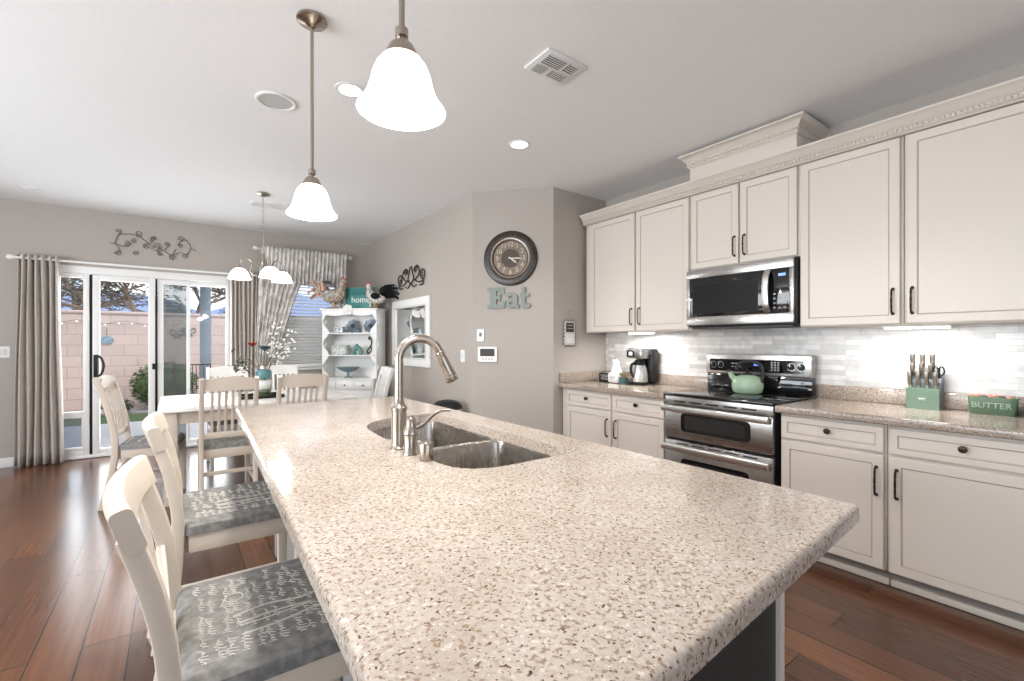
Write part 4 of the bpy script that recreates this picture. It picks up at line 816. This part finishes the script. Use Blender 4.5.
# switches
def plate_sw(label,c,A,Nv,gang,w=.07,h=.115):
    c,A,Nv=map(Vector,(c,A,Nv)); Zv=Vector((0,0,1)); t=thing('light_switch',label,'light switch',tuple(c)); W=w+.046*(gang-1)
    b=B(); b.prism(rrect(-W/2,W/2,-h/2,h/2,.006,3),c+Nv*.0005,A,Zv,Nv,.006); b.build('cover_plate',whitep,t)
    for g in range(gang):
        o=c+A*(.046*(g-(gang-1)/2)); b=B(); b.prism(rrect(-.016,.016,-.033,.033,.003,2),o+Nv*.007,A,Zv,Nv,.004); b.build('rocker',offw,t)
plate_sw('white wall switch on the dining wall between the mirror and the angled wall',(XD,4.035,1.14),(0,-1,0),(-1,0,0),1,.075,.12)
plate_sw('white double switch on the back wall left of the taupe curtain',(-1.43,YB,1.178),(1,0,0),(0,-1,0),2)
PO=lambda x,y,z:Vector((x,y,z))
def onP(s_,z): return Vector((2.34,3.85,z))+PA*s_     # along the angled wall
Zv=Vector((0,0,1))
t=thing('thermostat','white wall thermostat with a dark screen on the angled wall below the keypad','thermostat',tuple(onP(.155,1.160)))
b=B(); b.prism(rrect(-.095,.095,-.072,.072,.01,3),onP(.155,1.160)+PN*.0005,PA,Zv,PN,.022); b.build('case',whitep,t)
b=B(); b.prism(rrect(-.072,.072,-.018,.055,.005,3),onP(.155,1.160)+PN*.0228,PA,Zv,PN,.0012); b.build('screen',pr('dark_lcd',(.03,.02,.016),.5),t)
b=B(); [b.prism(rrect(-.01+d,.01+d,-.05,-.038,.003,2),onP(.155,1.160)+PN*.0228,PA,Zv,PN,.002) for d in (-.045,-.015,.015,.045)]; b.build('buttons',grey,t)
t=thing('wall_keypad','small white keypad on the angled wall just above the thermostat','keypad',tuple(onP(.084,1.345)))
b=B(); b.prism(rrect(-.036,.036,-.058,.058,.006,3),onP(.084,1.345)+PN*.0005,PA,Zv,PN,.012); b.build('case',whitep,t); b=B(); b.prism(rrect(-.013,.013,-.012,.026,.003,2),onP(.084,1.345)+PN*.0128,PA,Zv,PN,.002); b.build('sensor',pr('sensor_grey',(.12,.12,.13),.3),t)
# clock
cc=onP(.382,2.082); CM=Matrix((( PA.x,0,PN.x),(PA.y,0,PN.y),(0,1,0))).to_3x3()
t=thing('wall_clock','large round dark brown wall clock with tan face on the angled wall','clock',tuple(cc)); c2=cc+PN*.001
B().lathe([(.165,.0),(.262,.0),(.264,.012),(.255,.026),(.225,.034),(.196,.03),(.192,.02),(.165,.012)],c2,48,CM,False).build('outer_rim',speck('mottled_dark_brown',(.018,.012,.009),(.07,.045,.03),60,.35,.5,.7),t)
B().lathe([(.180,.012),(.194,.03),(.190,.036),(.180,.034),(.176,.02)],c2,48,CM,False).build('inner_ring',pr('pewter_ring',(.34,.28,.23),.35,.6),t)
B().lathe([(.0,.002),(.178,.002),(.178,.012),(.0,.012)],c2,48,CM).build('face',speck('tan_dial',(.20,.15,.11),(.26,.20,.15),25,.6),t)
B().lathe([(.0,.0125),(.09,.0125),(.09,.0135),(.0,.0135)],c2,36,CM).build('dial_centre',pr('dark_dial_centre',(.075,.055,.04),.6),t)
b=B()
for k in range(1,13): a=PI/2-2*PI*k/12; text_mesh(b,str(k),.062,c2+PN*.0135+PA*.132*cos(a)+Zv*.132*sin(a),PA,Zv,PN,.0006)
b.build('numerals',pr('cream_numeral',(.62,.54,.44),.6),t)
for nm,ang,Lh,wd in (('minute_hand',92,.125,.007),('hour_hand',127,.085,.009)):
    a=math.radians(90-ang); d=PA*cos(a)+Zv*sin(a); e=PA*-sin(a)+Zv*cos(a); b=B(); b.prism([(-.02,-wd*.5),(Lh*.6,-wd),(Lh,0),(Lh*.6,wd),(-.02,wd*.5)],c2+PN*(.018 if nm[0]=='m' else .0155),d,e,PN,.0018); b.build(nm,pr('cream_hand'+nm,(.66,.60,.52),.5),t)
# Eat letters
eo=lambda s_,z:onP(s_,z)+PN*.001
em=pr('sage_grey_wood',(.235,.265,.245),.6)
t=thing('eat_sign','grey green wooden letters spelling Eat on the angled wall below the clock','sign',tuple(onP(.36,1.605)))
def pris(b,ol,sx,z,th=.022): b.prism(ol,eo(sx,z),PA,Zv,PN,th)
z0=1.605
b=B(); pris(b,[(.0,.0),(.170,.0),(.182,.068),(.152,.068),(.138,.036),(.088,.036),(.088,.084),(.108,.084),(.112,.066),(.132,.066),(.132,.134),(.112,.134),(.108,.116),(.088,.116),(.088,.164),(.132,.164),(.146,.136),(.172,.136),(.166,.200),(.0,.200),(.0,.168),(.028,.164),(.028,.036),(.0,.032)],.155,z0); b.build('letter_e',em,t)
b=B(); ax=.340
b.sweep([eo(ax,z0)+PN*.0111+PA*x+Zv*y for x,y in [(.050+.034*cos(a),.046+.028*sin(a)) for a in [2*PI*i/20 for i in range(21)]]],rrect(-.018,.018,-.0108,.0108,.003,2),up=PN)
b.sweep(smooth([eo(ax,z0)+PN*.0116+PA*x+Zv*y for x,y in [(.014,.104),(.03,.126),(.06,.132),(.088,.116),(.094,.08),(.094,.035),(.108,.014),(.128,.016)]],5),rrect(-.019,.019,-.0108,.0108,.003,2),up=PN); b.build('letter_a',em,t)
b=B(); b.sweep(smooth([eo(.476,z0)+PN*.0111+PA*x+Zv*y for x,y in [(.034,.200),(.034,.12),(.034,.050),(.048,.020),(.072,.016),(.094,.034)]],5),rrect(-.021,.021,-.0108,.0108,.003,2),up=PN)
pris(b,[(-.004,.104),(.090,.104),(.090,.138),(-.004,.138)],.476,z0,.0212); b.build('letter_t',em,t)
# little hanging frame on the end wall
ye=3.2595; fx0=3.07
t=thing('hanging_frame','small ornate silver white frame with a chalkboard hung beside the wall cabinet','wall decoration',(fx0,ye,1.37))
b=B(); b.box(fx0-.070,fx0+.070,ye-.012,ye,1.25,1.48,.004); b.build('frame',pr('antique_white_silver',(.60,.585,.56),.35,.2),t)
b=B()
for k in range(7):
    for s in (-1,1): b.ball((fx0+s*.074,ye-.007,1.262+.0345*k),.016,.006,.0145,10,5)
for k in range(4):
    for zz in (1.246,1.484): b.ball((fx0-.052+.035*k,ye-.007,zz),.0145,.006,.016,10,5)
b.build('scalloped_edge',pr('tarnished_silver',(.26,.245,.225),.4,.5),t)
B().box(fx0-.05,fx0+.05,ye-.0145,ye-.0125,1.375,1.465).build('chalkboard',pr('chalk_brown',(.045,.03,.025),.6),t)
b=B(); 
for zz in (1.44,1.41): b.tube([(fx0-.035+.07*i/24,ye-.0155,zz+.006*sin(i*1.9)) for i in range(25)],.0015,4)
b.build('chalk_script',ink,t)
B().box(fx0-.052,fx0+.052,ye-.0145,ye-.0125,1.27,1.36).build('note_pad',pr('paper_white',(.72,.71,.69),.7),t)
b=B(); b.tube(smooth([(fx0,ye-.004,1.49),(fx0-.012,ye-.008,1.53),(fx0-.002,ye-.010,1.565),(fx0+.012,ye-.008,1.55),(fx0+.004,ye-.006,1.52)],5),.0045,6); b.ball((fx0-.02,ye-.01,1.585),.013,.006,.010,8,5); b.ball((fx0+.008,ye-.01,1.592),.013,.006,.010,8,5); b.build('hanger',pr('antique_hanger',(.45,.42,.39),.4,.4),t)

# ------------------------------------------------------------ things on the kitchen counters
# kettle
kx,ky,kz=3.34,1.675,.9085; t=thing('kettle','mint green enamel tea kettle with black handle on the cooktop','kettle',(kx,ky,kz))
B().lathe([(0,kz),(.082,kz),(.096,kz+.012),(.104,kz+.04),(.104,kz+.07),(.094,kz+.10),(.07,kz+.122),(.04,kz+.132),(.0,kz+.134)],(kx,ky,0),32).build('body',mint,t)
B().tube(smooth([(kx-.01,ky+.075,kz+.085),(kx-.012,ky+.108,kz+.115),(kx-.015,ky+.125,kz+.15)],5),[.026-.0012*i for i in range(11)],12).build('spout',mint,t)
B().tube([(kx-.015,ky+.125,kz+.148),(kx-.016,ky+.13,kz+.168)],[.017,.013],12).build('whistle',blackp,t)
B().lathe([(.0,kz+.1345),(.035,kz+.1345),(.03,kz+.142),(.008,kz+.146),(.012,kz+.156),(.012,kz+.166),(0,kz+.168)],(kx,ky,0),18).build('lid',blackp,t)
B().sweep(smooth([(kx,ky-.098,kz+.08),(kx,ky-.108,kz+.15),(kx,ky-.09,kz+.205),(kx,ky-.02,kz+.23),(kx,ky+.05,kz+.215),(kx,ky+.085,kz+.165)],6),rrect(-.012,.012,-.006,.006,.004,2),up=(1,0,0)).build('handle',blackp,t)
# coffee maker
x0,x1,y0,y1=3.33,3.53,2.575,2.735; z=ZC+.0005
t=thing('coffee_maker','black and stainless drip coffee maker with thermal carafe left of the range','coffee maker',(3.43,2.655,ZC))
B().box(x0-.01,3.47,y0+.02,y1+.015,z,z+.025,.006).build('base',blackp,t); B().box(3.44,x1,y0,y1+.01,z+.0255,z+.325,.01).build('tower',blackp,t)
B().box(x0-.015,3.4395,y0+.02,y1+.015,z+.235,z+.33,.012).build('brew_head',stainless,t); B().box(x0-.02,x0-.0155,y1-.06,y1+.022,z+.25,z+.31,.003).build('control_panel',blackp,t); B().box(x0-.022,x0-.0205,y1-.045,y1-.005,z+.265,z+.298).build('display',pr('pale_display',(.6,.63,.6),.3,0,.5,(.8,.9,.9),.6),t)
cx,cy=3.385,2.668; B().lathe([(0,z+.026),(.07,z+.026),(.074,z+.04),(.074,z+.09),(.062,z+.15),(.052,z+.175),(0,z+.175)],(cx,cy,0),28).build('carafe',stainlessH,t)
B().lathe([(.052,z+.176),(.054,z+.20),(.04,z+.225),(.0,z+.228)],(cx,cy,0),24).build('carafe_lid',blackp,t)
B().sweep(smooth([(cx-.045,cy+.01,z+.19),(cx-.085,cy+.02,z+.185),(cx-.095,cy+.022,z+.13),(cx-.072,cy+.015,z+.07)],5),rrect(-.012,.012,-.006,.006,.004,2),up=(1,0,0)).build('carafe_handle',blackp,t)
B().ball((3.50,y0-.008,z+.19),.01,.008,.01,8,5).build('side_knob',blackp,t)
# little sign box, canister, pot
t=thing('block_sign','small black block sign with pale lettering in the counter corner','sign',(3.40,3.10,ZC)); B().box(3.37,3.41,3.0,3.15,z,z+.085,.004).build('block',blackp,t)
b=B()
for zz in (z+.058,z+.030):
    for k in range(6): b.box(3.3688,3.3697,3.022+.018*k,3.034+.018*k,zz-.009,zz-.005).box(3.3688,3.3697,3.022+.018*k,3.034+.018*k,zz+.005,zz+.009).box(3.3688,3.3697,3.022+.018*k+(k%2)*.009,3.025+.018*k+(k%2)*.009,zz-.005,zz+.005)
b.build('lettering',ink,t)
t=thing('sugar_canister','white ceramic canister with a round animal lid between the block sign and coffee maker','canister',(3.36,2.92,ZC)); B().box(3.30,3.40,2.85,2.98,z,z+.10,.02).build('body',white,t)
b=B(); b.lathe([(0,z+.1005),(.05,z+.1005),(.05,z+.115),(.04,z+.15),(.03,z+.165),(.033,z+.185),(.028,z+.205),(.0,z+.212)],(3.36,2.92,0),20); b.ball((3.345,2.905,z+.21),.012); b.ball((3.345,2.94,z+.21),.012); b.build('lid',white,t)
b=B(); b.tube([(3.2985,2.885+.06*i/20,z+.055+.014*sin(i*1.2)) for i in range(21)],.0015,4); b.build('script',grey,t)
t=thing('succulent_pot','small teal pot with reddish leaves beside the coffee maker carafe','plant',(3.325,2.805,ZC)); B().lathe([(0,z),(.035,z),(.042,z+.06),(.038,z+.06),(.033,z+.055),(0,z+.055)],(3.325,2.805,0),18).build('pot',pr('dark_teal_pot',(.06,.13,.12),.4),t)
b=B(); R.seed(9)
for k in range(14): a=R.uniform(0,6.28); b.tube([(3.325,2.805,z+.054),(3.325+.025*cos(a),2.805+.025*sin(a),z+.085),(3.325+.045*cos(a),2.805+.045*sin(a),z+.085+R.uniform(0,.03))],[.006,.009,.002],6)
b.build('leaves',speck('reddish_leaf',(.40,.20,.14),(.20,.22,.13),20),t)
# knife block
z=ZC+.0005; t=thing('knife_block','green knife block full of steel-handled knives on the right countertop','knife block',(3.47,.73,ZC))
ya,yb=.655,.80
b=B(); b.add([(3.42,ya,z),(3.42,yb,z),(3.42,yb,z+.118),(3.42,ya,z+.118),(3.445,ya,z),(3.445,yb,z),(3.455,yb,z+.118),(3.455,ya,z+.118)],[[0,1,2,3],[4,5,6,7],[0,1,5,4],[3,2,6,7],[0,3,7,4],[1,2,6,5]]); b.build('front_block',sage,t)
b=B(); b.prism([(3.446,z),(3.535,z),(3.545,z+.205),(3.515,z+.215),(3.457,z+.118)],(0,ya+.003,0),(1,0,0),(0,0,1),(0,1,0),yb-ya-.006); b.build('rear_block',pr('dark_slate_block',(.07,.08,.09),.4),t)
b=B(); b.tube([(3.4195,.728+.03*(i/12-.5),z+.06+.006*sin(i*1.7)) for i in range(13)],.002,4); b.tube([(3.4195,.728+.03*(i/12-.5),z+.052) for i in range(13)],.0012,4); b.build('logo',ink,t)
steelk=pr('knife_handle_steel',(.25,.22,.19),.3,.9)
def knife(label,x,y,zb,L_,w=.010,tilt=.28,scis=False):
    d=Vector((-sin(tilt),0,cos(tilt))); o=Vector((x,y,zb)); t=thing('knife' if not scis else 'kitchen_scissors',label,'knife' if not scis else 'scissors',tuple(o),0,None if scis else 'knives in the green block')
    if scis:
        b=B(); [b.tube([o+d*(.03+.0*k)+Vector((0,s*.012,0))+d*.025*sin(q)+Vector((0,.011*cos(q),0)) for q in [2*PI*i/14 for i in range(15)]],.004,6) for k,s in ((0,-1),(1,1))]; b.tube([o-d*.01,o+d*.01],.006,8); b.build('handles',blackp,t); return
    b=B(); n=8; b.sweep([o+d*L_*i/n+Vector((-.006*sin(PI*i/n),0,0)) for i in range(n+1)],lambda q:rrect(-w*(.85+.25*q),w*(.85+.25*q),-w*(.75+.3*q),w*(.75+.3*q),w*.4,2),up=(0,1,0)); b.build('handle',steelk,t)
    b=B(); b.tube([o-d*.012,o+d*.002],w*.95,8); b.build('bolster',stainlessH,t)
    b=B(); b.tube([o+d*L_,o+d*(L_+.004)],w*.8,8); b.build('end_cap',stainlessH,t)
for k in range(4): knife(['leftmost','second from the left','third from the left','rightmost'][k]+' steak knife in the bottom row of the green block',3.456,.787-.037*k,z+.135,.075,.0105,.2)
for k in range(3): knife(['left','middle','right'][k]+' knife in the middle row of the green block',3.487,.782-.040*k,z+.185,.07,.0105,.25)
for k in range(3): knife(['left','middle','right'][k]+' knife in the top row of the green block',3.508,.786-.044*k,z+.245,.068,.012,.25)
knife('black-handled kitchen scissors at the right side of the green knife block',3.487,.668,z+.19,.06,scis=True)
# butter dish
t=thing('butter_dish','sage green butter dish lettered BUTTER on the right countertop','dish',(3.49,.455,ZC)); ba,bb_=.366,.548
out=lambda e,zz:[(x,y,zz) for x,y in offs(rrect(3.44,3.535,ba,bb_,.022,4),-e)]
b=B(); b.loft([out(-.008,z),out(-.004,z+.006),out(0,z+.085),out(0,z+.092),out(-.006,z+.092),out(-.010,z+.02)],True,True); b.build('dish',sage,t)
b=B(); text_mesh(b,'BUTTER',.042,(3.4395,.457,z+.047),(0,-1,0),(0,0,1),(-1,0,0),.002); b.build('lettering',pr('pale_green_letter',(.28,.38,.28),.5),t)
R.seed(4)
mm=[pr('copper_wrapper',(.45,.16,.10),.3,.3),pr('black_wrapper',(.02,.015,.015),.3),pr('pink_wrapper',(.55,.24,.20),.35)]
for k in range(7):
    y=.40+.022*k; c=Vector((3.485+R.uniform(-.015,.015),y,z+.088+R.uniform(0,.008))); o=B().ball(c,.022,.013,.011,8,6,Matrix.Rotation(R.uniform(0,3),3,'Z')).build('wrapped_sweet',mm[k%3]); tag(o,['first','second','third','fourth','fifth','sixth','seventh'][k]+' wrapped sweet from the right in the green butter dish, '+['copper','black','pink'][k%3],'sweet','sweets in the butter dish')
t=thing('mint_canister','mint green canister with a dark oval label at the right edge of the photo','canister',(3.45,.30,ZC)); B().box(3.40,3.52,.20,.332,z,z+.115,.02,3).build('body',pr('mint_pale',(.42,.60,.52),.3),t)
b=B(); b.prism([(.305+.022*cos(a),z+.07+.03*sin(a)) for a in [2*PI*i/20 for i in range(20)]],(3.3985,0,0),(0,1,0),(0,0,1),(1,0,0),.001); b.build('oval_label',blackp,t)

# trash can
t=thing('trash_can','steel trash can with a rounded black lid against the dining wall beyond the island','trash can',(2.155,4.03,0))
B().lathe([(0,0),(.145,0),(.15,.01),(.15,.60),(0,.60)],(2.155,4.03,0),32).build('bin',stainless,t); B().lathe([(.152,.601),(.154,.625),(.14,.665),(.10,.695),(.05,.708),(0,.71)],(2.155,4.03,0),32).build('lid',blackp,t); B().lathe([(.155,.60),(.157,.605),(.157,.622),(.155,.626)],(2.155,4.03,0),32,None,False).build('chrome_band',stainlessH,t)

# ------------------------------------------------------------ outdoors
WY=11.8
struct('patio_slab',B().box(-5,5,YB+.16,9.75,-.14,-.02),concrete)
tag(B().box(-8,7,9.75,10.9,-.14,-.03).build('lawn',grassm),'strip of green lawn beyond the patio','lawn',None,'stuff'); tag(B().box(-8,7,10.9,WY-.025,-.14,-.01).build('gravel_bed',gravel),'grey gravel bed along the block wall','gravel',None,'stuff')
struct('block_wall',B().box(-9,9,WY,WY+.2,-.1,1.83).box(-9,9,WY-.02,WY+.22,1.83,1.89,.008),blockm,'pink concrete block garden wall')
t=thing('patio_cover','grey patio cover outside the sliding door','patio cover',(0,8.2,2.6)); B().box(-5,.60,YB+.16,9.6,2.56,2.68).build('roof',pr('patio_roof_grey',(.42,.42,.41),.7),t); B().box(-5,.60,9.5,9.62,2.40,2.559).build('beam',postm,t)
B().box(.33,.48,9.33,9.48,-.02,2.40,.004).build('post',postm,t)
b=B(); R.seed(21)
def leafball(b,c,r,n,sz):
    for k in range(n):
        d=Vector((R.gauss(0,1),R.gauss(0,1),R.gauss(0,1))).normalized(); p=Vector(c)+Vector((d.x*r[0],d.y*r[1],d.z*r[2]))*R.uniform(.65,1.03); q=Matrix.Rotation(R.uniform(0,6.3),3,'Z')@Matrix.Rotation(R.uniform(-1.2,1.2),3,'X')
        b.add([p+q@Vector(v_) for v_ in ((-sz,0,0),(0,-sz*.45,.01),(sz,0,0),(0,sz*.45,.01))],[[0,1,2,3]])
t=thing('garden_bush','round green bush before the block wall outside the patio door','bush',(-.17,11.30,0)); b.ball((-.17,11.30,.44),.46,.34,.36,14,10); leafball(b,(-.17,11.30,.46),(.54,.40,.44),2600,.04); b.build('foliage',leafm,t); B().cyl((-.17,11.30,-.009),(-.17,11.30,.2),.03,8).build('stem',barkm,t)
t=thing('garden_shrub','small dry olive shrub left of the green bush','bush',(-.85,10.95,0)); b=B(); b.ball((-.85,10.95,.10),.15,.13,.10,10,7); leafball(b,(-.85,10.95,.12),(.24,.2,.14),500,.03); b.build('foliage',speck('olive_leaf',(.12,.11,.06),(.22,.2,.12),20),t); B().cyl((-.85,10.95,-.01),(-.85,10.95,.06),.02,8).build('stem',barkm,t)
def tree(label,x,y,h,spread,dense,seed):
    R.seed(seed); t=thing('tree',label,'tree',(x,y,0),0,'trees beyond the block wall'); b=B(); tips=[]
    def br(p,d,L_,r,dep):
        e=p+d*L_; mid=p.lerp(e,.5)+Vector((R.gauss(0,.05),R.gauss(0,.05),R.gauss(0,.05)))*L_; b.tube([p,mid,e],[r,r*.85,r*.65],5)
        if dep==0: tips.append(e); return
        for k in range(3):
            nd=(d+Vector((R.gauss(0,spread),R.gauss(0,spread),R.gauss(0,spread*.6)))).normalized(); br(e,nd,L_*R.uniform(.62,.85),r*.62,dep-1)
        if dep<3: tips.append(e)
    br(Vector((x,y,-.02)),Vector((0,0,1)),h,.13,5); b.build('trunk_and_branches',barkm,t); b=B()
    for p in tips: leafball(b,p,(.22,.22,.2),dense,.05)
    b.build('foliage',leafd,t)
tree('brown bare-branched tree rising behind the block wall in the middle door pane',-.95,14.2,1.35,.62,10,2)
tree('darker leafy tree spreading behind the block wall in the right door pane',.55,14.6,1.25,.75,26,6)
tree('thin branched tree behind the block wall in the pet door pane',-2.6,15.5,1.2,.7,5,8)
b=B(); b.add([(x,90+ (4 if k%2 else 0),z_) for k,(x,z_) in enumerate([(-80,-3),(-80,14)]+[(-80+8*i,13+4*sin(i*.9)+2.5*sin(i*2.3)) for i in range(1,16)]+[(60,12),(60,-3)])],[list(range(19))]); 
hl=[(-80+6*i,6.0+2.2*sin(i*.8)+1.2*sin(i*2.1)) for i in range(26)]
b=B(); b.loft([[(x,86,-3) for x,_ in hl],[(x,92,z_*.6) for x,z_ in hl],[(x,100,z_+4) for x,z_ in hl],[(x,112,-3) for x,_ in hl]],False,False); struct('distant_hills',b,hillm)
t=thing('wall_plaque','small blue oval plaque hung on the block wall','wall decoration',(-1.08,WY-.02,1.36)); b=B(); b.prism([(-1.08+.10*cos(a)*(1+.06*cos(6*a)),1.33+.075*sin(a)) for a in [2*PI*i/28 for i in range(28)]],(0,WY-.0005,0),(1,0,0),(0,0,1),(0,-1,0),.02); b.build('plaque',speck('plaque_blue',(.10,.18,.24),(.3,.38,.42),30),t); b=B(); b.tube([(-1.08,WY-.01,1.40),(-1.08,WY-.006,1.56)],.004,6); b.build('hanger',iron,t)
t=thing('garden_wall_art','dark metal butterfly art on the block wall seen through the screen','wall decoration',(.08,WY-.02,1.48)); b=B()
for cxx,czz in ((.02,1.46),(.22,1.50)):
    for s in (-1,1): b.tube(smooth([(cxx,WY-.008,czz),(cxx+s*.09,WY-.012,czz+.09),(cxx+s*.11,WY-.012,czz+.0),(cxx+s*.03,WY-.01,czz-.03),(cxx+s*.06,WY-.012,czz-.09),(cxx,WY-.008,czz-.06)],5),.007,6)
b.build('wings',iron,t)
b=B(); pts=[(-2.2+.1*i,WY-.06,1.71-.07*abs(sin(i*.45))) for i in range(24)]; t=thing('string_lights','string of small bulbs hung along the top of the block wall','string lights',(-1.2,WY-.06,1.7)); b.tube(pts,.004,5); b.build('cable',iron,t); b=B(); [b.ball(Vector(p)-Vector((0,0,.03)),.018,.018,.026,8,6) for p in pts[1::2]]; b.build('bulbs',white,t)
def pchair(x,y):
    t=thing('patio_chair','dark metal patio chair outside behind the right door pane','chair',(x,y,-.02)); b=B(); r=.010
    for s in (-1,1): b.tube(smooth([(x+s*.25,y-.28,-.02),(x+s*.25,y-.2,.42),(x+s*.25,y+.2,.42),(x+s*.25,y+.34,.92)],5),r,6).tube([(x+s*.25,y+.2,.42),(x+s*.25,y+.3,-.02)],r,6)
    b.build('frame',iron,t); b=B(); [b.tube([(x-.25,y-.2+.05*k,.42),(x+.25,y-.2+.05*k,.42)],.006,5) for k in range(9)]; b.build('seat_slats',iron,t); b=B(); [b.tube([(x-.2+.05*k,y+.22,.45),(x-.2+.05*k,y+.335,.9)],.006,5) for k in range(9)]; b.tube([(x-.25,y+.335,.91),(x+.25,y+.335,.91)],r,6); b.build('back_slats',iron,t)
pchair(.22,8.9)
